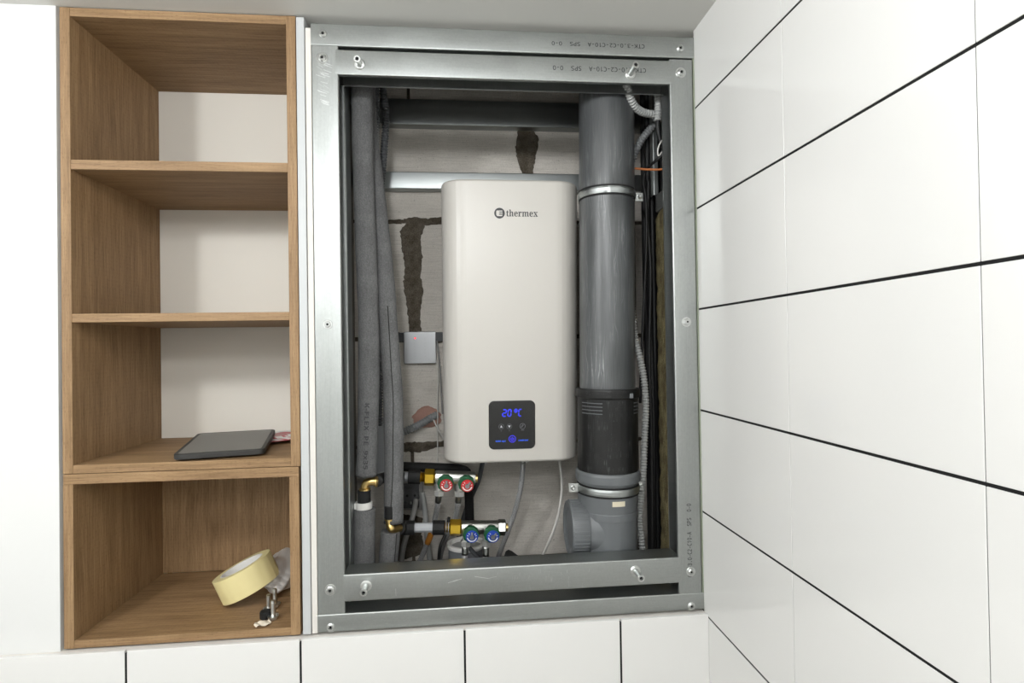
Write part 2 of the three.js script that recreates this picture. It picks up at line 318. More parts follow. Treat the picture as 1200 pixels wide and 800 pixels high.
// lipped channel: front flange at z = 0, web on one side, open on the side 'open' (+1 or -1 across), rear flange at z = -d
function openChannel(len, w, d, open, t = 0.001) {
  const path = [], arc = (cx, cz, r, a0, a1) => { for (let i = 0; i <= 8; i++) { const a = a0 + (a1 - a0) * (i / 8); path.push([cx + Math.cos(a) * r, cz + Math.sin(a) * r]); } };
  const r = 0.0028, h = w / 2, P = Math.PI;
  path.push([h, -0.0075]); arc(h - r, -r, r, 0, P / 2); arc(-h + r, -r, r, P / 2, P); arc(-h + r, -d + r, r, P, P * 1.5); arc(h - r, -d + r, r, P * 1.5, P * 2); path.push([h, -d + 0.0065]);
  const inner = path.map(([x, y], i) => { const a = path[Math.max(0, i - 1)], b = path[Math.min(path.length - 1, i + 1)], dx = b[0] - a[0], dy = b[1] - a[1], L = Math.hypot(dx, dy); return [x - (dy / L) * t, y + (dx / L) * t]; });
  const s = new THREE.Shape(); [...path, ...inner.reverse()].forEach(([a, b], i) => (i ? s.lineTo(a, b) : s.moveTo(a, b)));
  let g = toCreasedNormals(new THREE.ExtrudeGeometry(s, { depth: len, bevelEnabled: false }), 0.1);
  g.applyMatrix4(new THREE.Matrix4().set(0, 0, 1, 0, 1, 0, 0, 0, 0, 1, 0, 0, 0, 0, 0, 1));
  if (open < 0) { g.rotateZ(Math.PI); g.translate(len, 0, 0); }
  const p = g.attributes.position, uv = new Float32Array(p.count * 2);
  for (let i = 0; i < p.count; i++) { uv[2 * i] = p.getX(i) / len; uv[2 * i + 1] = p.getZ(i) < -r - 0.0002 ? 0.12 + p.getZ(i) * 1.5 : (p.getY(i) + w / 2) / w; }
  g.setAttribute('uv', new THREE.BufferAttribute(uv, 2));
  return g;
}
const stripMat = (tex) => std({ map: tex, metalness: 1, roughness: 1, roughnessMap: rep(steelRough, 3, 0.25) });
const PRINT = 'CTK-3.0-C2-C10-A  SPS  0-0';
function printLine(g, x, y, px, turn, w) { g.save(); g.translate(x, y); if (turn) g.rotate(Math.PI); g.fillStyle = 'rgba(34,35,37,.92)'; g.font = px + 'px monospace'; g.textAlign = 'left'; g.textBaseline = 'middle'; const m = g.measureText(PRINT).width; g.scale(w / m, 1); g.fillText(PRINT, 0, 0); g.restore(); }
function scratches(g, list) { g.lineCap = 'round'; for (const [x0, y0, x1, y1, a, lw] of list) { g.strokeStyle = 'rgba(232,236,234,' + a + ')'; g.lineWidth = lw; g.beginPath(); g.moveTo(x0, y0); g.lineTo(x1, y1); g.stroke(); } }
const texTopOuter = steelStrip(0.742, (g, W, H, k) => { printLine(g, 0.642 * k, H * 0.52, 36, true, 0.187 * k); });
texTopOuter.repeat.set(1, 1);
const texTopInner = steelStrip(0.65, (g, W, H, k) => { printLine(g, 0.5985 * k, H * 0.45, 36, true, 0.187 * k); });
const texRight = steelStrip(1.06, (g, W, H, k) => { printLine(g, 0.036 * k, H * 0.5, 36, false, 0.145 * k); });
const texLeft = steelStrip(1.06, (g, W, H, k) => { const l = []; for (let i = 0; i < 26; i++) { const x = W - rr(40, 210), y = rr(25, 70); l.push([x, y, x - rr(4, 14), y + rr(22, 48), rr(0.3, 0.8), rr(1, 2)]); } scratches(g, l); });
const texBottom = steelStrip(0.65, (g, W, H) => { const l = []; for (let i = 0; i < 40; i++) { const x = rr(900, 1500), y = rr(20, 120); l.push([x, y, x + rr(-4, 4), y + rr(8, 34), rr(0.12, 0.4), rr(1, 3)]); } l.push([610, 72, 690, 55, 0.8, 3], [640, 66, 665, 60, 0.8, 4], [770, 46, 850, 60, 0.8, 3], [850, 60, 900, 52, 0.7, 2], [300, 90, 302, 125, 0.4, 5]); scratches(g, l); });
const texBottomOuter = steelStrip(0.742, (g, W, H) => { const l = []; for (let i = 0; i < 30; i++) { const x = rr(100, 1950), y = rr(95, 125); l.push([x, y, x + rr(4, 26), y + rr(-2, 2), rr(0.2, 0.55), rr(1, 2)]); } scratches(g, l); });

function rail(name, label, len, w, d, tex, at, vertical, open) {
  const t = thing(name, label, 'profile', at);
  const g = open ? openChannel(len, w, d, open) : channel(len, w, d); if (vertical) g.rotateZ(Math.PI / 2);
  mesh('channel', g, tex ? stripMat(tex) : M.steel, t); return t;
}
// flat pan head with a pressed recess, sitting on z = 0
const headGeo = lathe([[0.0016, 0.0018], [0.0022, 0.0032], [0.0038, 0.0030], [0.0052, 0.0018], [0.0056, 0.0002], [0.0056, -0.001]], 24, 'z');
headGeo; const washerGeo = lathe([[0, 0.0004], [0.0072, 0.0004], [0.0078, -0.0002], [0.0078, -0.001]], 24, 'z'), recessGeo = lathe([[0, 0.0014], [0.0018, 0.0014], [0.0019, 0.0005]], 12, 'z');
function screw(t, x, y, scale = 1.35) { const s = mesh('screw', headGeo, M.zinc, t); s.position.set(x - t.position.x, y - t.position.y, 0.0006 - t.position.z); s.scale.setScalar(scale); mesh('washer', washerGeo, M.zinc, s); mesh('recess', recessGeo, M.hollow, s); }
// hollow threaded stud standing out of the rail towards the room
const studGeo = (len) => lathe([[0.0105, 0], [0.0105, 0.0012], [0.0085, 0.003], [0.006, 0.0036], [0.0053, 0.005], [0.0053, len - 0.005], [0.0066, len - 0.004], [0.0068, len - 0.001], [0.006, len], [0.0034, len], [0.003, len - 0.009], [0, len - 0.009]], 28, 'z');
function hangBolt(t, x, y, len, lx = 0, ly = 0) { const s = mesh('threaded_stud', studGeo(len), M.zinc, t); s.position.set(x - t.position.x, y - t.position.y, -t.position.z); s.rotation.set(-ly, lx, 0); const h = mesh('hollow_end', lathe([[0, 0], [0.0031, 0]], 16, 'z'), M.hollow, s); h.position.z = len - 0.004; return s; }

{
  const a = rail('steel_rail', 'galvanised steel rail along the top of the frame, touching the ceiling, with printed text', 0.7405, 0.0425, 0.05, texTopOuter, [-0.7415, 1.1203, 0.0012]);
  screw(a, -0.719, 1.121); screw(a, -0.029, 1.118);
  const b = rail('steel_rail', 'second galvanised steel rail from the top with two studs and text half hidden by one', 0.6505, 0.0480, 0.05, texTopInner, [-0.6975, 1.0698, 0.0004], false, -1);
  hangBolt(b, -0.653, 1.0665, 0.026, 0, -0.1); hangBolt(b, -0.131, 1.0645, 0.036);
  const c = rail('steel_stud', 'galvanised steel stud forming the left side of the frame, with fine scratches near its top', 1.06, 0.0495, 0.05, texLeft, [-0.7165, 0.0395, 0], true, -1);
  screw(c, -0.721, 1.076); screw(c, -0.718, 0.086); screw(c, -0.717, 0.578, 1.1);
  const d = rail('steel_stud', 'galvanised steel stud forming the right side of the frame beside the tiled wall, printed upwards', 1.06, 0.0475, 0.05, texRight, [-0.0275, 0.036, 0], true, 1);
  screw(d, -0.028, 1.070); screw(d, -0.026, 0.083, 1.2);
  const n = mesh('nut_insert', merge([hex(0.0068, 0.006, 'z'), lathe([[0.0095, 0], [0.0095, 0.001], [0.0034, 0.0016]], 24, 'z')]), M.zinc, d); n.position.set(-0.026 + 0.0275, 0.575 - 0.036, 0); mesh('recess', recessGeo, M.hollow, n).position.z = 0.006;
  const e = rail('steel_rail', 'scratched galvanised steel rail under the opening with two studs sticking out', 0.6465, 0.0505, 0.05, texBottom, [-0.6937, 0.0873, 0.0004]);
  hangBolt(e, -0.653, 0.0895, 0.03); hangBolt(e, -0.138, 0.0905, 0.036);
  const f = rail('steel_rail', 'lowest galvanised steel rail lying directly on top of the white tiles', 0.7405, 0.033, 0.05, texBottomOuter, [-0.7415, 0.0248, 0.0012]);
  screw(f, -0.718, 0.018); screw(f, -0.027, 0.0165);
  // deeper stud behind the left one
  const g = rail('steel_stud', 'second steel stud in shade behind the left side of the frame, beside the grey pipes', 1.36, 0.05, 0.04, null, [-0.6935, -0.06, -0.092], true);
  g.children[0].geometry.rotateY(Math.PI / 2);
}
// the two rails fixed to the back wall
{
  const r1 = rail('wall_rail', 'dark upper steel rail across the back wall, above the water heater', 0.785, 0.066, 0.03, null, [-0.735, 1.1365, -0.37]);
  const r2 = rail('wall_rail', 'bright lower steel rail across the back wall, carrying the water heater', 0.785, 0.044, 0.03, null, [-0.735, 0.9605, -0.37]);
  tag(r1, r1.userData.label, 'rail'); tag(r2, r2.userData.label, 'rail');
}

// ---------------------------------------------------------------- water heater
{
  const W = 0.307, D = 0.19, H = 0.620, R = 0.056;
  const t = thing('water_heater', 'white upright electric water heater with a black display panel, hanging in the opening', 'water heater', [-0.3575, 0.5845, -0.148]);
  t.rotation.set(0.05, 0, -0.006);
  const s = roundedRect(W - 0.016, D - 0.016, R - 0.008);
  let g = new THREE.ExtrudeGeometry(s, { depth: H - 0.016, bevelEnabled: true, bevelSize: 0.008, bevelThickness: 0.008, bevelSegments: 9, curveSegments: 28 });
  g = toCreasedNormals(g, 0.12); g.rotateX(-Math.PI / 2); g.translate(0, -H / 2 + 0.008, -D / 2);
  mesh('body', g, M.heater, t);
  mesh('bracket', bx(-0.09, 0.09, 0.2, 0.3, -D - 0.02, -D + 0.004, 0.002), M.steel, t);
  for (const [x, c] of [[-0.06, M.blue], [0.04, M.red]]) { const nz = mesh('inlet', lathe([[0, 0], [0.0105, 0], [0.0105, 0.03], [0, 0.03]], 24), M.zinc, t); nz.position.set(x, -H / 2 - 0.028, -0.115); const ring = mesh('collar', lathe([[0.0105, 0], [0.0125, 0], [0.0125, 0.008], [0.0105, 0.008]], 24), c, nz); ring.position.y = 0.02; }
  // emblem and lettering, print of a fraction of a millimetre
  const logo = [];
  const txt = new TextGeometry('thermex', { font, size: 0.0138, depth: 0.0003, curveSegments: 6 }); txt.computeBoundingBox();
  const tw = txt.boundingBox.max.x - txt.boundingBox.min.x; txt.scale(0.0695 / tw, 1, 1); txt.translate(-0.0185, -0.0066, 0); logo.push(txt);
  const ring = new THREE.Shape(); ring.absarc(0, 0, 0.0115, 0, Math.PI * 2);
  const hole = new THREE.Path(); for (const [i, p] of [[-0.0062, 0.0058], [0.0062, 0.0058], [0.0062, 0.0034], [-0.0008, 0.0034], [-0.0008, 0.0016], [0.0066, 0.0016], [0.0066, -0.001], [-0.001, -0.001], [-0.001, -0.0032], [0.0066, -0.0032], [0.0054, -0.0064], [-0.0054, -0.0064], [-0.0072, -0.003], [-0.0072, 0.003]].entries()) i ? hole.lineTo(...p) : hole.moveTo(...p);
  ring.holes.push(hole);
  const em = new THREE.ExtrudeGeometry(ring, { depth: 0.0003, bevelEnabled: false, curveSegments: 24 }); em.translate(-0.0325, 0, 0); logo.push(em);
  const lg = mesh('logo', merge(logo), M.print, t); lg.position.set(-0.0005 + 0.006, 0.2365, 0.0001);
  // display panel
  const p = mesh('control_panel', (() => { const q = new THREE.ExtrudeGeometry(roundedRect(0.1005, 0.105, 0.011), { depth: 0.0016, bevelEnabled: true, bevelSize: 0.0012, bevelThickness: 0.0008, bevelSegments: 3, curveSegments: 12 }); return toCreasedNormals(q, 0.5); })(), M.blackGloss, t);
  p.position.set(-0.002, -0.2255, -0.0004);
  const c = document.createElement('canvas'); c.width = 640; c.height = 664; const k = c.getContext('2d');
  k.fillStyle = '#000'; k.fillRect(0, 0, 640, 664);
  const seg = (x, y, w, h, on) => { const q = 15, e = 5; const H2 = (yy) => k.fillRect(x + e, yy - q / 2, w - 2 * e, q), Vv = (xx, yy) => k.fillRect(xx - q / 2, yy + e, q, h / 2 - 2 * e); if (on.includes('a')) H2(y); if (on.includes('g')) H2(y + h / 2); if (on.includes('d')) H2(y + h); if (on.includes('f')) Vv(x, y); if (on.includes('b')) Vv(x + w, y); if (on.includes('e')) Vv(x, y + h / 2); if (on.includes('c')) Vv(x + w, y + h / 2); };
  k.save(); k.transform(1, 0, -0.08, 1, 14, 0); k.fillStyle = '#1a2cff';
  seg(188, 115, 48, 92, 'abged'); seg(262, 115, 42, 92, 'abcdef'); seg(352, 113, 36, 40, 'abcdefg'); seg(414, 115, 40, 92, 'adef'); k.restore();
  k.strokeStyle = '#3a30ff'; k.lineWidth = 7; k.beginPath(); k.arc(322, 528, 47, 0, 7); k.stroke();
  k.lineWidth = 9; k.beginPath(); k.arc(322, 530, 21, -0.9, Math.PI + 0.9); k.stroke(); k.beginPath(); k.moveTo(322, 500); k.lineTo(322, 532); k.stroke();
  k.fillStyle = '#2166ff'; k.font = 'bold 30px sans-serif'; k.textAlign = 'center'; k.textBaseline = 'middle'; k.fillText('WARM', 122, 556, 76); k.fillText('HEAT', 200, 558, 60); k.fillText('COMFORT', 478, 552, 158);
  k.strokeStyle = '#5c5c60'; k.fillStyle = '#a4a4a8'; k.lineWidth = 4;
  for (const x of [167, 281]) { k.beginPath(); k.arc(x, 352, 35, 0, 7); k.stroke(); }
  k.strokeStyle = '#6a6a70'; k.beginPath(); k.arc(468, 352, 38, 0, 7); k.stroke(); k.beginPath(); k.moveTo(450, 372); k.lineTo(486, 332); k.moveTo(444, 362); k.lineTo(476, 326); k.stroke();
  k.beginPath(); k.moveTo(167, 330); k.lineTo(186, 366); k.lineTo(148, 366); k.fill(); k.beginPath(); k.moveTo(281, 374); k.lineTo(300, 338); k.lineTo(262, 338); k.fill();
  k.fillStyle = '#4a4a4e'; k.fillRect(158, 408, 18, 8); k.fillRect(273, 408, 16, 8); k.fillRect(446, 404, 46, 8);
  const ct = new THREE.CanvasTexture(c); ct.colorSpace = THREE.SRGBColorSpace;
  const face = new THREE.ShapeGeometry(roundedRect(0.1, 0.1045, 0.0105), 10), fp = face.attributes.position, fu = face.attributes.uv;
  for (let i = 0; i < fp.count; i++) fu.setXY(i, fp.getX(i) / 0.1 + 0.5, fp.getY(i) / 0.1045 + 0.5);
  const sc = mesh('screen', face, phys({ color: 0x0b0b0c, roughness: 0.16, clearcoat: 0.6, clearcoatRoughness: 0.06, emissive: 0xffffff, emissiveMap: ct, emissiveIntensity: 2.4 }), p); sc.position.z = 0.0026;
}

// ---------------------------------------------------------------- grey sewer stack on the right
const PX = (y) => -0.1600 + (y - 0.2) * 0.0135, PZ = -0.115;
{
  const lean = -Math.atan(0.0135);
  const up = thing('sewer_pipe', 'grey plastic sewer pipe running down beside the water heater, scuffed and dusty', 'pipe', [PX(0.4), 0.4, PZ]); up.rotation.z = lean;
  mesh('tube', (() => { const g = new THREE.CylinderGeometry(0.0593, 0.0593, 0.9, 64, 1, false); g.translate(0, 0.45, 0); return g; })(), M.pvc, up);
  const cp = thing('pipe_coupling', 'black scuffed plastic coupling between the grey pipe and the tee', 'coupling', [PX(0.24), 0.24, PZ]); cp.rotation.z = lean;
  mesh('sleeve', lathe([[0.0625, 0], [0.0645, 0.004], [0.0648, 0.176], [0.0655, 0.180], [0.0655, 0.181]], 64), M.coupling, cp);
  mesh('rim', lathe([[0.0655, 0.179], [0.0682, 0.182], [0.0688, 0.186], [0.0688, 0.196], [0.0675, 0.1995], [0.0605, 0.2], [0.0595, 0.198]], 64), M.coupling, cp);
  for (const [a0, a1] of [[-1.2, -0.42], [0.72, 1.35]]) for (let i = 0; i < 4; i++) mesh('rib', sweep(Array.from({ length: 9 }, (_, q) => { const a = a0 + (a1 - a0) * (q / 8); return [Math.sin(a) * 0.0649, 0.171 - i * 0.0072, Math.cos(a) * 0.0649]; }), 0.0009, 20, 6), M.pvcPlain, cp);
  mesh('latch', bx(0.03, 0.038, 0.182, 0.192, 0.055, 0.062, 0.001), M.pvcPlain, cp);
  const te = thing('pipe_tee', 'grey plastic cleanout tee at the foot of the pipe with a ribbed screw cap', 'pipe tee', [PX(0.141), 0.141, PZ]); te.rotation.z = lean;
  mesh('body', lathe([[0.0615, -0.24], [0.063, -0.238], [0.063, 0.055], [0.064, 0.058], [0.0645, 0.085]], 64), M.pvcPlain, te);
  mesh('socket_rim', lathe([[0.0645, 0.084], [0.0645, 0.098], [0.0668, 0.101], [0.0688, 0.104], [0.0692, 0.108], [0.0692, 0.119], [0.0675, 0.1235], [0.0655, 0.125], [0.0635, 0.125], [0.063, 0.115]], 64), M.pvcPlain, te);
  mesh('seam_ring', lathe([[0.0629, 0.026], [0.0637, 0.0275], [0.0637, 0.041], [0.0629, 0.0425]], 64), M.pvcPlain, te);
  const br = lathe([[0.0545, 0], [0.056, -0.02], [0.0555, -0.045], [0.053, -0.06]].map(([r, y]) => [r, y]), 48, 'x'); br.scale(1, 1, 1);
  mesh('branch', lathe([[0.0595, -0.012], [0.0585, -0.035], [0.0545, -0.048], [0.0525, -0.056]].map(([r, y]) => [r, y]).reverse(), 48, 'x'), M.pvcPlain, te).position.set(0, 0, 0);
  const cap = mesh('screw_cap', lathe([[0, -0.083], [0.040, -0.083], [0.044, -0.086], [0.0535, -0.088], [0.0568, -0.0865], [0.0575, -0.084], [0.0575, -0.052], [0.0565, -0.050], [0.052, -0.050]].reverse(), 64, 'x', 0.5), M.pvcPlain, te);
  const ribs = []; for (let i = 0; i < 44; i++) { const b = bx(-0.0835, -0.0525, 0.0568, 0.0588, -0.0016, 0.0016, 0.0006); b.rotateX((i / 44) * Math.PI * 2); ribs.push(b); }
  mesh('grip_ribs', merge(ribs), M.pvcPlain, cap);
  const lab = new THREE.CylinderGeometry(0.0651, 0.0651, 0.0105, 12, 1, true, 0.0, 0.42); lab.rotateY(-0.12); lab.translate(0, 0.0655, 0);
  mesh('paper_label', lab, std({ color: 0xd9d0b8, roughness: 0.8, side: THREE.DoubleSide }), te).userData.label = 'small cream paper label';
}
function clampRing(y, R, label, ears) {
  const t = thing('pipe_clamp', label, 'pipe clamp', [PX(y), y, PZ]); t.rotation.z = -0.0135;
  mesh('rubber_lining', lathe([[R - 0.001, -0.011], [R + 0.0012, -0.011], [R + 0.0012, 0.011], [R - 0.001, 0.011]], 64), M.rubber, t);
  mesh('steel_band', lathe([[R + 0.0010, -0.0072], [R + 0.0024, -0.0068], [R + 0.0032, -0.003], [R + 0.0034, 0], [R + 0.0032, 0.003], [R + 0.0024, 0.0068], [R + 0.0010, 0.0072]], 64, 'y', 1.2), M.steel, t);
  for (const [sx, z, w] of ears) {
    const x0 = sx * (R + 0.001), x1 = sx * (R + w), e = mesh('ear', bx(Math.min(x0, x1), Math.max(x0, x1), -0.0095, 0.0095, z - 0.0015, z + 0.0015, 0.001), M.zinc, t);
    const s = mesh('bolt', merge([hex(0.0052, 0.0045, 'z'), lathe([[0, 0.006], [0.003, 0.006], [0.0038, 0.0045]], 16, 'z')]), M.zinc, e); s.position.set((x0 + x1) / 2 + sx * 0.0015, 0, z + 0.0015);
  }
  mesh('backing_rod', (() => { const g = new THREE.CylinderGeometry(0.004, 0.004, 0.4 - 0.115 - R + 0.115 - 0.115, 12); g.rotateX(Math.PI / 2); g.translate(0, 0, -R - (0.4 - 0.115 - R) / 2); return g; })(), M.zinc, t);
}
clampRing(0.853, 0.0593, 'steel pipe clamp with black rubber lining around the upper grey pipe', [[1, 0.004, 0.02]]);
clampRing(0.2275, 0.0642, 'steel pipe clamp with two bolted ears just below the black coupling', [[-1, 0.005, 0.022], [1, 0.005, 0.014]]);

// ---------------------------------------------------------------- insulated pipes on the left
function insulated(name, label, pts, r, slit) {
  const t = thing(name, label, 'pipe', [0, 0, 0]);
  mesh('foam_sleeve', sweep(pts, (s) => r * (1 + 0.02 * Math.sin(s * 23) + 0.012 * Math.sin(s * 61)), 120, 28), M.foam, t);
  if (slit) mesh('slit', sweep(slit, 0.0011, 60, 6), M.slit, t);
  return t;
}
{
  const a = insulated('insulated_pipe', 'left grey foam-insulated pipe with printing, running down to a brass elbow', [[-0.668, 1.09, -0.11], [-0.668, 1.064, -0.11], [-0.667, 0.901, -0.11], [-0.663, 0.723, -0.11], [-0.660, 0.547, -0.11], [-0.664, 0.370, -0.11], [-0.669, 0.270, -0.11]], 0.0213);
  const cuff = thing('insulated_pipe', 'short piece of grey foam insulation on top of the left pipe, under the upper rail', 'pipe');
  mesh('foam_sleeve', sweep([[-0.667, 1.29, -0.11], [-0.668, 1.15, -0.11], [-0.668, 1.0925, -0.11]], 0.0208, 24, 28), M.foam, cuff);
  insulated('insulated_pipe', 'right grey foam-insulated pipe with a long slit, bending behind the left one at the top', [[-0.674, 1.28, -0.195], [-0.672, 1.10, -0.195], [-0.667, 0.998, -0.185], [-0.655, 0.907, -0.168], [-0.6345, 0.727, -0.144], [-0.621, 0.546, -0.13], [-0.6155, 0.456, -0.13], [-0.614, 0.366, -0.13], [-0.615, 0.258, -0.13], [-0.617, 0.166, -0.13]], 0.0205,
    [[-0.621, 0.62, -0.1125], [-0.6155, 0.5, -0.1095], [-0.612, 0.42, -0.1095], [-0.6135, 0.34, -0.1095], [-0.6155, 0.258, -0.1097], [-0.622, 0.175, -0.1105]]);
  insulated('insulated_pipe', 'lower length of grey foam-insulated pipe below the white clip', [[-0.673, 0.203, -0.11], [-0.675, 0.086, -0.11], [-0.677, -0.09, -0.11]], 0.0215);
  insulated('insulated_pipe', 'lower length of grey foam-insulated pipe below the second brass elbow', [[-0.623, 0.148, -0.13], [-0.630, 0.076, -0.13], [-0.643, -0.09, -0.13]], 0.0198, [[-0.609, 0.147, -0.115], [-0.6155, 0.076, -0.115], [-0.629, -0.07, -0.115]]);
  // printed name along the left pipe
  const g = new TextGeometry('K-FLEX  PE  9x35', { font: sans, size: 0.0085, depth: 0.0004, curveSegments: 3 }); g.computeBoundingBox(); const L = g.boundingBox.max.x; g.scale(0.135 / L, 1, 1); g.translate(0, -0.004, 0);
  const ringS = new THREE.Shape(); ringS.absarc(-0.014, 0.0003, 0.0058, 0, 7); const hh = new THREE.Path(); hh.absarc(-0.014, 0.0003, 0.0036, 0, 7); ringS.holes.push(hh);
  const mk = merge([g, new THREE.ExtrudeGeometry(ringS, { depth: 0.0004, bevelEnabled: false, curveSegments: 8 })]); mk.rotateZ(-Math.PI / 2);
  // wrap round the sleeve
  const p = mk.attributes.position; for (let i = 0; i < p.count; i++) { const x = p.getX(i), a2 = x / 0.0213, r = 0.0219 + p.getZ(i); p.setXYZ(i, Math.sin(a2) * r, p.getY(i), Math.cos(a2) * r); } mk.computeVertexNormals();
  const mm = mesh('printed_name', mk, M.print, a); mm.position.set(-0.6618, 0.4225, -0.11); mm.rotation.z = -0.038;
}
{
  const a = thing('brass_elbow', 'brass elbow with black sleeves below the left insulated pipe, joined to the red-handled manifold', 'pipe elbow');
  mesh('elbow', sweep([[-0.672, 0.240, -0.11], [-0.672, 0.249, -0.11], [-0.669, 0.2545, -0.11], [-0.661, 0.2575, -0.11], [-0.645, 0.257, -0.112]], 0.0083, 40, 20), M.brass, a);
  mesh('collar', lathe([[0.008, 0], [0.0117, 0.0005], [0.0117, 0.004], [0.008, 0.006]], 24), M.brass, a).position.set(-0.672, 0.240, -0.11);
  const c2 = mesh('collar', lathe([[0.008, 0], [0.0112, 0.0005], [0.0112, 0.0045], [0.008, 0.006]], 24, 'x'), M.brass, a); c2.position.set(-0.651, 0.257, -0.11);
  mesh('black_sleeve', lathe([[0, 0], [0.0128, 0], [0.0133, 0.001], [0.0133, 0.042], [0.0125, 0.0428], [0, 0.0428]], 24), M.blackSleeve, a).position.set(-0.6735, 0.198, -0.11);
  const s2 = mesh('black_sleeve', sweep([[-0.647, 0.257, -0.112], [-0.645, 0.254, -0.15], [-0.632, 0.249, -0.185], [-0.604, 0.245, -0.2]], 0.0115, 24, 20), M.blackSleeve, a);
  const k = thing('pipe_clip', 'white plastic clip around the left pipe, below the black sleeve', 'clip');
  mesh('ring', lathe([[0.0138, 0], [0.0168, 0], [0.0172, 0.001], [0.0172, 0.0125], [0.0166, 0.0135], [0.0138, 0.0135]], 32), M.white, k).position.set(-0.6745, 0.203, -0.11);
  mesh('holder', bx(-0.6925, -0.684, 0.204, 0.2155, -0.122, -0.1, 0.001), M.white, k);
  const b = thing('brass_elbow', 'brass elbow under the slit of the right insulated pipe, joined to the blue-handled manifold', 'pipe elbow');
  mesh('elbow', sweep([[-0.6235, 0.178, -0.118], [-0.6235, 0.166, -0.118], [-0.62, 0.158, -0.116], [-0.614, 0.154, -0.123], [-0.602, 0.151, -0.14]], 0.0083, 40, 20), M.brass, b);
  mesh('collar', lathe([[0.0083, 0], [0.0105, 0.0005], [0.0105, 0.004], [0.0083, 0.005]], 24), M.brass, b).position.set(-0.6235, 0.174, -0.118);
  mesh('black_sleeve', lathe([[0, 0], [0.0095, 0], [0.0095, 0.026], [0, 0.026]], 20), M.blackSleeve, b).position.set(-0.6235, 0.178, -0.116);
}

// ---------------------------------------------------------------- manifolds
// axis along +x from the sleeve to the end plug; origin at the axis of the bar
function manifold(label, at, tilt, xs, handleMat, handleTurn, scale = 1) {
  const t = thing('manifold', label, 'manifold', at); t.rotation.z = tilt; t.scale.setScalar(scale);
  const L = (n, prof, mat, x, seg = 28) => { const m = mesh(n, lathe(prof, seg, 'x', 0.5), mat, t); m.position.x = x; return m; };
  L('pipe', [[0, 0], [0.0105, 0], [0.0105, xs.pipe], [0, xs.pipe]], M.pexGrey, xs.pipe0);
  for (const [x, len] of xs.sleeves) L('black_sleeve', [[0, 0], [0.0150, 0], [0.0158, 0.001], [0.0158, len - 0.001], [0.0150, len], [0, len]], M.blackSleeve, x);
  L('brass_neck', [[0, 0], [0.012, 0], [0.013, 0.002], [0.010, 0.005], [0.0115, 0.008], [0.010, 0.011], [0.0125, xs.neck], [0, xs.neck]], M.brassYellow, xs.neck0);
  const nut = mesh('union_nut', hex(0.0188, xs.nut, 'x', 0.002), M.brassYellow, t); nut.position.x = xs.nut0; nut.rotation.x = 0.5;
  L('bar', [[0, 0], [0.0125, 0], [0.0155, 0.003], [0.0155, xs.bar - 0.003], [0.0145, xs.bar], [0, xs.bar]], M.chrome, xs.bar0);
  if (xs.end) { const e = mesh('end_nut', hex(0.0178, xs.end, 'x', 0.0018), M.chrome, t); e.position.x = xs.bar0 + xs.bar; e.rotation.x = 0.2; }
  L('end_plug', [[0.006, 0], [0.009, 0], [0.009, 0.005], [0.006, 0.0055], [0, 0.0055]], M.brass, xs.bar0 + xs.bar + (xs.end ?? 0));
  xs.valves.forEach((x, i) => {
    const v = mesh('valve_body', lathe([[0, -0.004], [0.0135, -0.004], [0.0145, 0.0], [0.0145, 0.02], [0.012, 0.026], [0.009, 0.028], [0, 0.028]], 28, 'z'), M.chrome, t); v.position.set(x, -0.004, 0.004);
    const gp = []; const gs = new THREE.Shape(); for (let q = 0; q <= 60; q++) { const a = (q / 60) * Math.PI * 2, r = 0.0166 + 0.0006 * Math.cos(a * 10); q ? gs.lineTo(Math.cos(a) * r, Math.sin(a) * r) : gs.moveTo(Math.cos(a) * r, Math.sin(a) * r); }
    const gr = new THREE.ExtrudeGeometry(gs, { depth: 0.010, bevelEnabled: true, bevelSize: 0.001, bevelThickness: 0.001, bevelSegments: 2 });
    const ring = mesh('hand_wheel', gr, M.green, t); ring.position.set(x + 0.001, -0.003, 0.028); ring.rotation.x = 0.12;
    const f = mesh('colour_disc', lathe([[0, 0.002], [0.0132, 0.002], [0.0138, 0.001], [0.0138, -0.002]], 36, 'z'), handleMat, ring); f.position.set(0.0022, -0.0030, 0.0115);
    const pr = new THREE.Shape(); pr.absarc(0, 0, 0.0110, Math.PI * 1.05, Math.PI * 1.95, false); pr.absarc(0, 0, 0.0086, Math.PI * 1.95, Math.PI * 1.05, true);
    const marks = [new THREE.ExtrudeGeometry(pr, { depth: 0.0004, bevelEnabled: false })];
    for (const a of [0.3, 0.8, 2.3, 2.85]) { const d = bx(0.0078, 0.011, -0.0007, 0.0007, 0, 0.0004, 0); d.rotateZ(a); marks.push(d.toNonIndexed()); }
    const w = mesh('printed_scale', merge(marks), M.white, ring); w.position.set(0.0022, -0.0030, 0.0134);
    const le = mesh('pointer', merge([bx(-0.0022, 0.0022, -0.004, 0.0115, 0, 0.0042, 0.001), lathe([[0, 0.0045], [0.0045, 0.0045], [0.005, 0.0035], [0.005, 0]], 20, 'z')]), M.satinSilver, ring); le.position.set(0.0022, -0.0030, 0.0135); le.rotation.z = handleTurn[i];
    const st = mesh('outlet', lathe([[0, -0.03], [0.0075, -0.03], [0.0085, -0.012], [0.0085, 0]], 20), M.nickel, t); st.position.set(x + xs.drop, -0.006, 0.006);
    const on = mesh('outlet_nut', hex(0.0115, 0.0125, 'y'), M.nickel, st); on.position.y = -0.0335;
  });
  return t;
}
manifold('chrome manifold with two red-disc valves, the upper of the two manifolds', [-0.596, 0.2445, -0.2], -0.062, { pipe0: -0.01, pipe: 0.03, sleeves: [[0.004, 0.027]], neck0: 0.029, neck: 0.014, nut0: 0.040, nut: 0.0225, bar0: 0.062, bar: 0.092, drop: -0.013, valves: [0.087, 0.1325] }, M.red, [0, -0.6]);
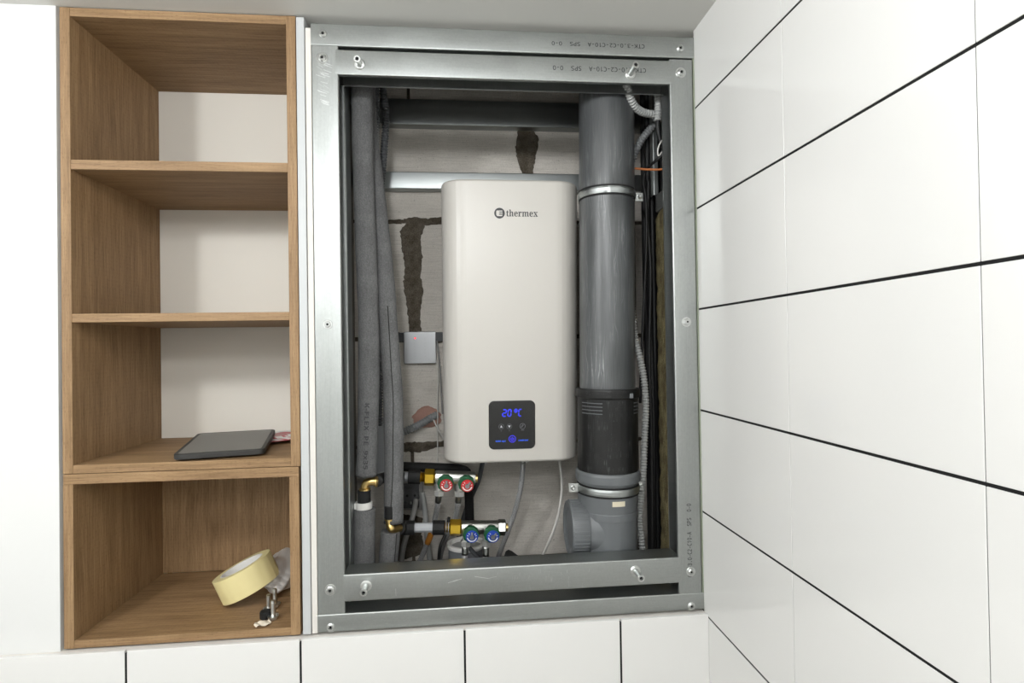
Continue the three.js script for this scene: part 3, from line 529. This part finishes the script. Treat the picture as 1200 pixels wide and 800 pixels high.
manifold('chrome manifold with two blue-disc valves, the lower of the two manifolds', [-0.598, 0.1470, -0.15], -0.042, { pipe0: 0.0, pipe: 0.1, sleeves: [[-0.006, 0.03], [0.064, 0.027]], neck0: 0.0885, neck: 0.016, nut0: 0.102, nut: 0.0255, bar0: 0.126, bar: 0.084, end: 0.018, drop: -0.009, valves: [0.148, 0.194] }, M.blue, [0, -0.7], 0.96);
{
  const s = thing('pipe_joint', 'black rubber sleeve between the second brass elbow and the lower manifold', 'pipe sleeve');
  mesh('sleeve', sweep([[-0.6065, 0.1515, -0.136], [-0.6015, 0.1495, -0.144], [-0.594, 0.1468, -0.15]], 0.0146, 24, 20), M.blackSleeve, s);
}

// ---------------------------------------------------------------- hoses and cables under the heater
function cable(name, label, cat, pts, r, mat, segs = 80, rad = 10) { const m = mesh(name, sweep(pts, r, segs, rad), mat); return tag(m, label, cat); }
{
  const h = (label, pts, nutAt) => { const t = thing('braided_hose', label, 'hose'); mesh('braid', sweep(pts, 0.0062, 90, 14), M.braid, t); if (nutAt) { const f = mesh('crimp_ferrule', sweep([pts[0], pts[1]], 0.0073, 4, 16), M.chrome, t); } return t; };
  const h1 = h('steel-braided hose from the left red valve, slanting down left past an orange band', [[-0.524, 0.206, -0.194], [-0.5265, 0.185, -0.2], [-0.534, 0.145, -0.235], [-0.546, 0.095, -0.258], [-0.566, 0.046, -0.275], [-0.592, -0.02, -0.285], [-0.6, -0.09, -0.29]], true);
  mesh('orange_band', sweep([[-0.5415, 0.112, -0.2535], [-0.5475, 0.092, -0.2595], [-0.556, 0.071, -0.2665]], 0.0072, 6, 16), std({ color: 0xb8772c, roughness: 0.5 }), h1);
  const h2 = h('steel-braided hose from the right red valve, passing behind the lower manifold', [[-0.4785, 0.204, -0.194], [-0.4815, 0.183, -0.2], [-0.488, 0.14, -0.24], [-0.505, 0.095, -0.275], [-0.519, 0.057, -0.3], [-0.530, 0.01, -0.318], [-0.535, -0.09, -0.325]], true);
  h('steel-braided hose hanging from the left blue valve', [[-0.467, 0.104, -0.145], [-0.468, 0.085, -0.145], [-0.474, 0.052, -0.148], [-0.482, -0.09, -0.155]], true);
  h('steel-braided hose hanging from the right blue valve', [[-0.423, 0.102, -0.145], [-0.4235, 0.08, -0.145], [-0.427, 0.05, -0.148], [-0.432, -0.09, -0.155]], true);
  h('long steel-braided hose curving down from under the heater to the right of the manifolds', [[-0.326, 0.274, -0.264], [-0.326, 0.25, -0.268], [-0.330, 0.196, -0.28], [-0.347, 0.119, -0.3], [-0.377, 0.032, -0.32], [-0.42, -0.09, -0.33]], true);
  cable('supply_hose', 'dark hose looping from under the heater to behind the red-handled manifold', 'hose', [[-0.420, 0.274, -0.258], [-0.422, 0.262, -0.262], [-0.432, 0.206, -0.30], [-0.446, 0.167, -0.328], [-0.466, 0.118, -0.34], [-0.49, 0.02, -0.34], [-0.5, -0.09, -0.34]], 0.0055, M.conduitDark);
  cable('power_cable', 'white power cable hanging in a bow below the right side of the heater', 'cable', [[-0.238, 0.276, -0.262], [-0.237, 0.258, -0.272], [-0.228, 0.196, -0.29], [-0.234, 0.124, -0.3], [-0.252, 0.069, -0.3], [-0.279, 0.013, -0.3], [-0.32, -0.09, -0.3]], 0.0036, M.wireWhite);
  cable('drain_hose', 'thin dark hose slanting across the white-rimmed pipe end behind the blue valves', 'hose', [[-0.474, 0.100, -0.196], [-0.460, 0.083, -0.196], [-0.430, 0.048, -0.196], [-0.402, 0.01, -0.196], [-0.36, -0.09, -0.2]], 0.0048, M.conduitDark);
  const bh = thing('black_pipe', 'black insulated pipe crossing behind the red-handled manifold and turning down', 'pipe');
  mesh('foam_sleeve', sweep([[-0.72, 0.252, -0.3], [-0.649, 0.2495, -0.3], [-0.613, 0.2465, -0.3], [-0.52, 0.240, -0.3], [-0.478, 0.236, -0.3], [-0.462, 0.229, -0.3], [-0.4575, 0.213, -0.3], [-0.456, 0.171, -0.31], [-0.455, 0.08, -0.32], [-0.455, -0.09, -0.32]], 0.0112, 120, 18), M.rubber, bh);
  cable('grey_cable', 'grey cable running down from the wall socket behind the right insulated pipe', 'cable', [[-0.587, 0.155, -0.345], [-0.592, 0.125, -0.33], [-0.606, 0.085, -0.315], [-0.618, 0.04, -0.31], [-0.624, -0.02, -0.31], [-0.63, -0.09, -0.31]], 0.0066, M.wireGrey);
  cable('grey_cable', 'pale grey cable running down behind the orange band of the braided hose', 'cable', [[-0.572, 0.17, -0.352], [-0.566, 0.123, -0.345], [-0.559, 0.038, -0.34], [-0.552, -0.02, -0.34], [-0.55, -0.09, -0.34]], 0.0066, M.conduitPale);
  cable('black_cable', 'thin black cable looping beside the white-rimmed pipe end', 'cable', [[-0.505, 0.12, -0.3], [-0.512, 0.09, -0.28], [-0.526, 0.06, -0.27], [-0.53, 0.02, -0.265], [-0.53, -0.09, -0.265]], 0.0036, M.wireBlack);
  // open pipe end with a pale rim
  const b = thing('pipe_end', 'open grey pipe end with a white rim behind the blue valves', 'pipe', [-0.465, 0.073, -0.252]);
  mesh('tube', lathe([[0.0415, -0.156], [0.0415, -0.006]], 48), M.pvcPlain, b);
  mesh('rim', lathe([[0.036, -0.02], [0.036, 0.0], [0.039, 0.002], [0.0445, 0.001], [0.0455, -0.003], [0.044, -0.008], [0.0415, -0.0085]], 48), M.white, b);
  mesh('plug', lathe([[0, -0.006], [0.0365, -0.008]], 32), M.conduitPale, b);
  // heap of grey insulation scraps
  const sp = new THREE.IcosahedronGeometry(1, 5), q = sp.attributes.position;
  for (let i = 0; i < q.count; i++) { const x = q.getX(i), y = q.getY(i), z = q.getZ(i), k = 1 + 0.22 * Math.sin(x * 4.1 + y * 2) * Math.cos(z * 3.3) + 0.12 * Math.sin(y * 9 + x * 7) + 0.06 * Math.sin(x * 19 + z * 13); q.setXYZ(i, x * k * 0.06, y * k * 0.038, z * k * 0.035); }
  sp.computeVertexNormals(); sp.translate(-0.355, -0.005, -0.262);
  tag(mesh('insulation_offcut', metreUV(sp, 'x'), std({ color: 0x3b3b3a, roughness: 1, bumpMap: rep(roughBump, 14, 14), bumpScale: 0.003 })), 'dark grey crumpled lump of insulation behind the bottom rail', 'insulation');
}

// ---------------------------------------------------------------- on the back wall
{
  const t = thing('wall_switch', 'silver square touch switch with a glowing red dot on the back wall', 'switch', [-0.5755, 0.5325, -0.4]);
  mesh('back_box', bx(-0.037, 0.037, -0.037, 0.037, -0.002, 0.006, 0.001), M.socketGrey, t);
  const pl = mesh('face_plate', bx(-0.0412, 0.0412, -0.0412, 0.0412, 0.006, 0.014, 0.0015, 2), M.satinSilver, t);
  mesh('indicator', lathe([[0, 0.0006], [0.0016, 0.0005], [0.002, 0]], 16, 'z'), std({ color: 0xff4040, emissive: 0xff2030, emissiveIntensity: 4 }), pl).position.set(-0.012, 0.0245, 0.014);
  for (let r = 0; r < 6; r++) for (const x of [-0.014, 0.013]) mesh('mark', bx(x - 0.002, x + 0.002, 0.02 - r * 0.0085 - 0.0006, 0.02 - r * 0.0085 + 0.0006, 0.0139, 0.0142, 0), M.wireGrey, pl);
  mesh('mark', merge([bx(0.0105, 0.0155, 0.0241, 0.0249, 0.0139, 0.0142, 0), bx(0.0126, 0.0134, 0.022, 0.027, 0.0139, 0.0142, 0)]), M.wireGrey, pl);
  tag(mesh('mounting_strip', bx(-0.637, -0.514, 0.548, 0.572, -0.399, -0.394, 0.001), M.conduitDark), 'dark strip on the back wall behind the touch switch', 'strip');
  const s = thing('wall_socket', 'black wall socket in a grey surface box below the red-handled manifold', 'socket', [-0.6025, 0.1565, -0.4]);
  mesh('surface_box', bx(-0.042, 0.03, -0.034, 0.04, 0, 0.036, 0.003, 2), M.socketGrey, s);
  mesh('cover', bx(-0.036, 0.0215, -0.028, 0.034, 0.034, 0.0405, 0.002, 2), M.socketBlack, s);
  const w = mesh('socket_well', lathe([[0.0215, 0.0005], [0.0205, 0.001], [0.0195, 0.0], [0.019, -0.004], [0, -0.004]], 32, 'z'), M.socketBlack, s); w.position.set(0.0015, 0.002, 0.0458);
  for (const x of [-0.0095, 0.0095]) mesh('contact_hole', lathe([[0, 0.0004], [0.003, 0.0004], [0.003, -0.001]], 14, 'z'), M.hollow, w).position.set(x, 0.002, -0.0034);
  mesh('earth_clip', bx(-0.002, 0.002, -0.0185, -0.0125, -0.004, 0.0, 0.0006), M.zinc, w);
  // pink foam round the conduit
  const f = new THREE.IcosahedronGeometry(1, 5), q = f.attributes.position;
  for (let i = 0; i < q.count; i++) { const x = q.getX(i), y = q.getY(i), z = q.getZ(i), k = 1 + 0.05 * Math.sin(x * 4 + y * 3) + 0.05 * Math.sin(y * 9 - x * 7) + 0.035 * Math.sin(x * 23 + y * 19); q.setXYZ(i, x * k * 0.037, y * k * 0.028, z * 0.014); }
  f.computeVertexNormals(); f.translate(-0.560, 0.352, -0.401);
  tag(mesh('foam_filling', metreUV(f, 'x'), M.pinkFoam), 'pinkish foam filling around the conduit in the back wall', 'foam');
  tag(mesh('corrugated_conduit', corrugated([[-0.72, 0.297, -0.36], [-0.657, 0.310, -0.366], [-0.62, 0.319, -0.37], [-0.582, 0.334, -0.378], [-0.55, 0.351, -0.386], [-0.535, 0.358, -0.395]], 0.0105, 0.0022, 0.0064), M.conduit), 'grey corrugated conduit coming out of the pink foam and running left', 'conduit');
  cable('thin_wire', 'thin white wire hanging straight down from the touch switch', 'wire', [[-0.538, 0.515, -0.392], [-0.531, 0.48, -0.386], [-0.532, 0.394, -0.384], [-0.535, 0.229, -0.384], [-0.538, 0.10, -0.384]], 0.0014, M.wireWhite);
  cable('thin_wire', 'short white wire sticking out of the foam towards the heater', 'wire', [[-0.545, 0.352, -0.384], [-0.539, 0.337, -0.38], [-0.531, 0.321, -0.379], [-0.517, 0.294, -0.382]], 0.0018, M.wireWhite);
  cable('thin_wire', 'grey wire running down the back wall close to the heater', 'wire', [[-0.532, 0.55, -0.393], [-0.526, 0.49, -0.391], [-0.523, 0.42, -0.39], [-0.520, 0.36, -0.39]], 0.0024, M.wireGrey);
  tag(mesh('corrugated_conduit', corrugated([[-0.655, 1.25, -0.22], [-0.655, 1.106, -0.22], [-0.6575, 0.929, -0.215], [-0.658, 0.738, -0.2], [-0.6535, 0.452, -0.2], [-0.655, 0.36, -0.2]], 0.0085), M.conduitDark), 'dark corrugated conduit running straight down between the two insulated pipes', 'conduit');
  tag(mesh('corrugated_conduit', corrugated([[-0.64, 1.25, -0.25], [-0.642, 1.129, -0.25], [-0.637, 1.085, -0.25], [-0.6425, 0.986, -0.25], [-0.653, 0.886, -0.25], [-0.662, 0.746, -0.25], [-0.664, 0.62, -0.25]], 0.0085), M.conduitDark), 'dark corrugated conduit bending behind the insulated pipes under the upper rail', 'conduit');
  cable('thin_wire', 'thin grey wire hanging between the dark conduits at the top left', 'wire', [[-0.652, 1.04, -0.215], [-0.6505, 1.0, -0.215], [-0.652, 0.95, -0.215], [-0.654, 0.9, -0.215]], 0.0022, M.wireGrey);
  const jb = thing('junction_box', 'small grey plastic box half hidden between the insulated pipes', 'box'); mesh('box_body', bx(-0.685, -0.648, 0.232, 0.352, -0.34, -0.28, 0.004, 2), M.pexGrey, jb); mesh('connector', lathe([[0, 0], [0.009, 0], [0.0105, 0.004], [0.0105, 0.014], [0, 0.014]], 20), M.pexGrey, jb).position.set(-0.655, 0.352, -0.3);
}

// ---------------------------------------------------------------- right side of the cavity
{
  // mineral wool slab standing between the studs
  const g = new THREE.BoxGeometry(0.05, 0.97, 0.075, 6, 90, 12), p = g.attributes.position;
  for (let i = 0; i < p.count; i++) { const x = p.getX(i), y = p.getY(i), z = p.getZ(i), k = 0.0011 * (Math.sin(y * 71 + z * 40) * Math.sin(y * 23 + 1) + Math.sin(y * 197 + z * 97) * 0.6); p.setXYZ(i, x + k, y + (y > 0.45 ? z * 0.5 : 0), z + 0.8 * k + (z < -0.02 && y > 0.2 ? 0.01 * (y - 0.2) : 0)); }
  g.computeVertexNormals(); g.translate(-0.0035, 0.345, -0.1185);
  tag(mesh('mineral_wool', metreUV(g, 'y'), M.wool), 'brownish mineral wool slab standing behind the right side of the frame', 'insulation');
  tag(mesh('felt_pad', bx(-0.03, 0.02, 0.827, 0.868, -0.152, -0.082, 0.004, 2), std({ color: 0x474846, roughness: 1 })), 'dark grey pad lying on top of the mineral wool', 'pad');
  const st = rail('wall_stud', 'narrow bright steel stud above the pad in the dark right corner of the cavity', 0.26, 0.012, 0.02, null, [-0.028, 0.868, -0.15], true); tag(st, st.userData.label, 'stud');
  const s2 = rail('wall_stud', 'steel stud edge beside the frame above the pad on the mineral wool', 0.26, 0.02, 0.03, null, [-0.002, 0.868, -0.135], true); tag(s2, s2.userData.label, 'stud');
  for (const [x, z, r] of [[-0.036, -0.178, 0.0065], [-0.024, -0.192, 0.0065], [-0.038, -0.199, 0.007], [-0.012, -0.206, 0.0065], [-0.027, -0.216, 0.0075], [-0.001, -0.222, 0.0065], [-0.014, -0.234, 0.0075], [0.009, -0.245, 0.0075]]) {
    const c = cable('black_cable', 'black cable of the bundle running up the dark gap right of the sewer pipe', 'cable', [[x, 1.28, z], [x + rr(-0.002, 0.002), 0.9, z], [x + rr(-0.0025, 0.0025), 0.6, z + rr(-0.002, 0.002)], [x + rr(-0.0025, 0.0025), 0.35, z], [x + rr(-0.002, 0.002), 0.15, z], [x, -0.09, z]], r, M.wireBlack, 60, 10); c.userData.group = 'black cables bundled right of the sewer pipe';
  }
  tag(mesh('corrugated_conduit', corrugated([[-0.138, 1.12, -0.042], [-0.128, 1.075, -0.045], [-0.117, 1.052, -0.056], [-0.099, 1.035, -0.075], [-0.078, 1.029, -0.09], [-0.050, 1.029, -0.1], [-0.02, 1.033, -0.103]], 0.0085, 0.0024, 0.0064), M.conduitPale), 'pale corrugated conduit curving across the top right corner to the frame', 'conduit');
  tag(mesh('corrugated_conduit', corrugated([[-0.045, 1.13, -0.075], [-0.045, 1.068, -0.08], [-0.0455, 1.037, -0.08], [-0.047, 1.006, -0.08]], 0.0085, 0.0024, 0.0064), M.conduitPale), 'short pale corrugated conduit hanging straight down at the top right', 'conduit');
  cable('black_cable', 'black cable end coming out of the short hanging conduit', 'cable', [[-0.047, 1.01, -0.08], [-0.046, 0.99, -0.082], [-0.04, 0.968, -0.086], [-0.03, 0.95, -0.09]], 0.0052, M.wireBlack);
  tag(mesh('corrugated_conduit', corrugated([[-0.02, 1.035, -0.15], [-0.03, 1.026, -0.14], [-0.046, 1.009, -0.14], [-0.064, 0.986, -0.142], [-0.077, 0.957, -0.15], [-0.085, 0.92, -0.17], [-0.09, 0.85, -0.2]], 0.0085, 0.0024, 0.0064), M.conduit), 'grey corrugated conduit bending down behind the sewer pipe at the upper right', 'conduit');
  cable('black_cable', 'black cable crossing the upper right corner and dropping behind the pipe clamp', 'cable', [[-0.028, 0.942, -0.075], [-0.043, 0.929, -0.085], [-0.053, 0.922, -0.1], [-0.061, 0.913, -0.12], [-0.064, 0.892, -0.13], [-0.058, 0.864, -0.135], [-0.055, 0.788, -0.14], [-0.059, 0.672, -0.145], [-0.066, 0.538, -0.15], [-0.07, 0.4, -0.16]], 0.0032, M.wireBlack, 120);
  cable('black_cable', 'second black cable running down the dark gap right of the sewer pipe', 'cable', [[-0.045, 0.9, -0.15], [-0.047, 0.82, -0.155], [-0.042, 0.7, -0.156], [-0.048, 0.5, -0.157], [-0.046, 0.3, -0.157], [-0.05, -0.08, -0.157]], 0.004, M.wireBlack, 100);
  cable('thin_wire', 'pale looped wire end at the edge of the frame in the upper right corner', 'wire', [[-0.03, 0.972, -0.085], [-0.036, 0.968, -0.08], [-0.044, 0.956, -0.08], [-0.048, 0.944, -0.08], [-0.047, 0.932, -0.08], [-0.035, 0.945, -0.08]], 0.0016, M.wireWhite);
  cable('thin_wire', 'orange wire running across the gap at the level of the pipe clamp', 'wire', [[-0.105, 0.923, -0.135], [-0.089, 0.918, -0.122], [-0.060, 0.9115, -0.108], [-0.040, 0.909, -0.1], [-0.012, 0.909, -0.09]], 0.0024, M.wireOrange);
  tag(mesh('corrugated_conduit', corrugated([[-0.094, 0.74, -0.145], [-0.092, 0.614, -0.138], [-0.087, 0.539, -0.132], [-0.078, 0.501, -0.13], [-0.070, 0.454, -0.13], [-0.067, 0.397, -0.13], [-0.071, 0.328, -0.13], [-0.077, 0.257, -0.125], [-0.080, 0.198, -0.135], [-0.083, 0.147, -0.14], [-0.079, 0.080, -0.135], [-0.078, 0.0, -0.135], [-0.08, -0.09, -0.135]], 0.0078, 0.0024, 0.0064), M.conduitPale), 'long pale corrugated conduit bowing out beside the black coupling', 'conduit');
}

// ---------------------------------------------------------------- shelf units on the left
{
  const ZB = -0.30, X0 = -1.18;
  const oakBox = (x0, x1, y0, y1, z0, z1, along) => metreUV(bx(x0, x1, y0, y1, z0, z1, 0.0008), along, rr(0, 2), rr(0, 2));
  const shelf = (n, y0, y1, x1, t) => mesh(n, oakBox(X0 + 0.017, x1, y0, y1, ZB + 0.004, -0.0005, 'x'), M.oak, t);
  const u = thing('shelf_unit', 'upper oak-look open shelf unit reaching the ceiling, with a white back', 'shelf unit', [0, 0, 0]);
  mesh('side_panel', oakBox(-0.7865, -0.7695, 0.3165, 1.1535, ZB, 0.0, 'y'), M.oak, u);
  mesh('side_panel', oakBox(X0, X0 + 0.017, 0.3165, 1.1535, ZB, 0.0, 'y'), M.oak, u);
  shelf('top_panel', 1.1375, 1.1535, -0.7865, u); shelf('shelf', 0.8615, 0.879, -0.7865, u); shelf('shelf', 0.5865, 0.602, -0.7865, u); shelf('bottom_panel', 0.3165, 0.332, -0.7865, u);
  mesh('back_panel', bx(X0 + 0.017, -0.7865, 0.332, 1.1375, ZB, ZB + 0.004, 0), M.cabinetBack, u);
  const l = thing('shelf_unit', 'lower oak-look open shelf unit standing on the tiled wall, with a wooden back', 'shelf unit', [0, 0, 0]);
  mesh('side_panel', oakBox(-0.790, -0.7725, 0.0065, 0.2975, ZB, 0.0, 'y'), M.oak, l);
  mesh('side_panel', oakBox(X0, X0 + 0.017, 0.0065, 0.2975, ZB, 0.0, 'y'), M.oak, l);
  mesh('top_panel', oakBox(X0, -0.7725, 0.2975, 0.3155, ZB, -0.0005, 'x'), M.oak, l);
  shelf('bottom_panel', 0.0065, 0.0205, -0.790, l);
  mesh('back_panel', oakBox(X0 + 0.017, -0.790, 0.0205, 0.2975, ZB, ZB + 0.004, 'y'), M.oak, l);
}
// things on the shelves
{
  // red and white packet, crumpled film
  const nx = 40, nz = 24, pos = [], uv = [], idx = [];
  for (const side of [1, -1]) for (let j = 0; j <= nz; j++) for (let i = 0; i <= nx; i++) {
    const u = i / nx, v = j / nz, edge = Math.min(u, 1 - u, v, 1 - v), puff = Math.min(1, edge * 5);
    const y = side > 0 ? 0.0055 + puff * 0.005 + 0.0025 * puff * Math.sin(u * 17 + v * 9) * Math.sin(v * 13) + 0.008 * Math.pow(u, 6) : 0.0012 + 0.008 * Math.pow(u, 6) + (1 - puff) * 0.0042;
    pos.push(-0.11 + u * 0.22 + 0.004 * Math.sin(v * 20), y, -0.07 + v * 0.14 + 0.004 * Math.sin(u * 14)); uv.push(u, v);
  }
  for (let s = 0; s < 2; s++) for (let j = 0; j < nz; j++) for (let i = 0; i < nx; i++) { const a = s * (nx + 1) * (nz + 1) + j * (nx + 1) + i, b = a + nx + 1; s ? idx.push(a, a + 1, b, b, a + 1, b + 1) : idx.push(a, b, a + 1, b, b + 1, a + 1); }
  const g = new THREE.BufferGeometry(); g.setAttribute('position', new THREE.Float32BufferAttribute(pos, 3)); g.setAttribute('uv', new THREE.Float32BufferAttribute(uv, 2)); g.setIndex(idx); g.computeVertexNormals();
  const c = document.createElement('canvas'); c.width = c.height = 512; const k = c.getContext('2d');
  k.fillStyle = '#d9d5d2'; k.fillRect(0, 0, 512, 512); k.fillStyle = '#a81f33'; k.fillRect(0, 150, 440, 70); k.fillRect(330, 220, 182, 150); k.fillRect(0, 0, 512, 18);
  k.strokeStyle = '#b03345'; k.lineWidth = 14; for (let i = 0; i < 9; i++) { k.beginPath(); k.moveTo(150 + i * 50, 0); k.lineTo(60 + i * 50, 150); k.stroke(); } k.fillStyle = '#c8c4c4'; k.fillRect(0, 370, 512, 142);
  const ct = new THREE.CanvasTexture(c); ct.colorSpace = THREE.SRGBColorSpace;
  const pk = mesh('packet', g, phys({ map: ct, roughness: 0.4, side: THREE.DoubleSide, clearcoat: 0.3 })); pk.position.set(-0.935, 0.332, -0.20); pk.rotation.y = 0.25;
  tag(pk, 'crumpled red and white plastic packet lying in the upper shelf unit', 'packet');
  const t = thing('tablet', 'dark grey flat tablet-like plate lying in front of the red and white packet', 'tablet', [-0.9365, 0.3415, -0.104]); t.rotation.set(0.06, 0.21, 0, 'YXZ');
  const q = new THREE.ExtrudeGeometry(roundedRect(0.15, 0.19, 0.01), { depth: 0.007, bevelEnabled: true, bevelSize: 0.0015, bevelThickness: 0.0015, bevelSegments: 3, curveSegments: 8 }); q.rotateX(-Math.PI / 2); q.translate(0, 0.0015, 0);
  mesh('case', q, std({ color: 0x2b2a28, roughness: 0.5 }), t); const sf = new THREE.ExtrudeGeometry(roundedRect(0.139, 0.179, 0.006), { depth: 0.0004, bevelEnabled: false }); sf.rotateX(-Math.PI / 2); sf.translate(0, 0.0099, 0); mesh('top_face', sf, std({ color: 0x6e6c67, roughness: 0.4 }), t);

  // roll of masking tape, lying tilted
  const Y0 = 0.0205;
  const tp = thing('tape_roll', 'roll of pale yellow masking tape propped up in the lower shelf unit', 'tape roll', [-0.915, Y0 + 0.0475, -0.130]); tp.rotation.set(0.0, 0, 0.42);
  mesh('tape', lathe([[0.042, -0.025], [0.0575, -0.025], [0.058, -0.0245], [0.058, 0.0245], [0.0575, 0.025], [0.042, 0.025]], 56), std({ color: 0xdccf98, roughness: 0.6 }), tp);
  mesh('cardboard_core', lathe([[0.0415, -0.0252], [0.0425, -0.0252], [0.0425, 0.0252], [0.0395, 0.0252], [0.0395, -0.0252], [0.0415, -0.0252]], 48), M.white, tp);
  // crumpled clear bag
  const bag = new THREE.IcosahedronGeometry(1, 14), b = bag.attributes.position;
  for (let i = 0; i < b.count; i++) { const x = b.getX(i), y = b.getY(i), z = b.getZ(i); const k2 = 1 + 0.10 * Math.sin(x * 3 + z * 2 + y * 2) + 0.07 * Math.sin(y * 6 - x * 4 + z * 5) + 0.035 * Math.abs(Math.sin(x * 8 + y * 7 - z * 3)); b.setXYZ(i, x * k2 * 0.037, y * k2 * 0.026 + 0.022 * Math.max(0, -z) ** 3, z * k2 * 0.078); }
  bag.computeVertexNormals(); const bg = mesh('plastic_bag', bag, phys({ color: 0xe2dfdb, roughness: 0.3, transmission: 0.45, thickness: 0, side: THREE.DoubleSide })); bg.position.set(-0.868, Y0 + 0.031, -0.19); bg.rotation.y = 0.15; tag(bg, 'crumpled greyish clear plastic bag under the tape roll', 'bag');
  // bolts standing on their heads
  const boltThing = (label, x, z, h) => { const t2 = thing('bolt', label, 'bolt', [x, Y0, z], 'hex bolts standing in the lower shelf unit'); mesh('head', hex(0.0085, 0.0055), M.zinc, t2); mesh('washer', lathe([[0, 0.0055], [0.0105, 0.0055], [0.0105, 0.0072], [0, 0.0072]], 24), M.zinc, t2); mesh('shank', lathe([[0.0045, 0.007], ...Array.from({ length: Math.round((h - 0.009) / 0.0011) }, (_, i) => [i % 2 ? 0.0045 : 0.0039, 0.008 + i * 0.0011]), [0.0035, h], [0, h]], 16, 'y', 1.5), M.zinc, t2); };
  boltThing('hex bolt standing on its head, the one nearest the front beside the paper scrap', -0.8335, -0.038, 0.036);
  boltThing('hex bolt standing on its head behind the black rubber foot', -0.853, -0.072, 0.033);
  boltThing('hex bolt standing farthest back, close to the plastic bag', -0.847, -0.09, 0.036);
  const cf = mesh('rubber_foot', lathe([[0, 0], [0.0095, 0], [0.0105, 0.001], [0.0105, 0.012], [0.0095, 0.0135], [0, 0.0135]], 28), M.rubber); cf.position.set(-0.8495, Y0, -0.045); tag(cf, 'round black rubber foot lying between the bolts', 'rubber foot');
  const sc = new THREE.PlaneGeometry(0.026, 0.02, 12, 10), s2 = sc.attributes.position; for (let i = 0; i < s2.count; i++) { const x = s2.getX(i), y = s2.getY(i); s2.setXYZ(i, x + 0.002 * Math.sin(y * 500), y + 0.002 * Math.sin(x * 420), 0.003 + 0.0022 * Math.sin(x * 380 + y * 250)); }
  sc.rotateX(-Math.PI / 2); sc.computeVertexNormals(); const pp = mesh('paper_scrap', sc, std({ color: 0xd6cbb8, roughness: 0.9, side: THREE.DoubleSide })); pp.position.set(-0.846, Y0, -0.0175); pp.rotation.y = 0.3; tag(pp, 'torn cream scrap of paper lying in front of the bolts', 'paper');
}

renderer.render(scene, camera);
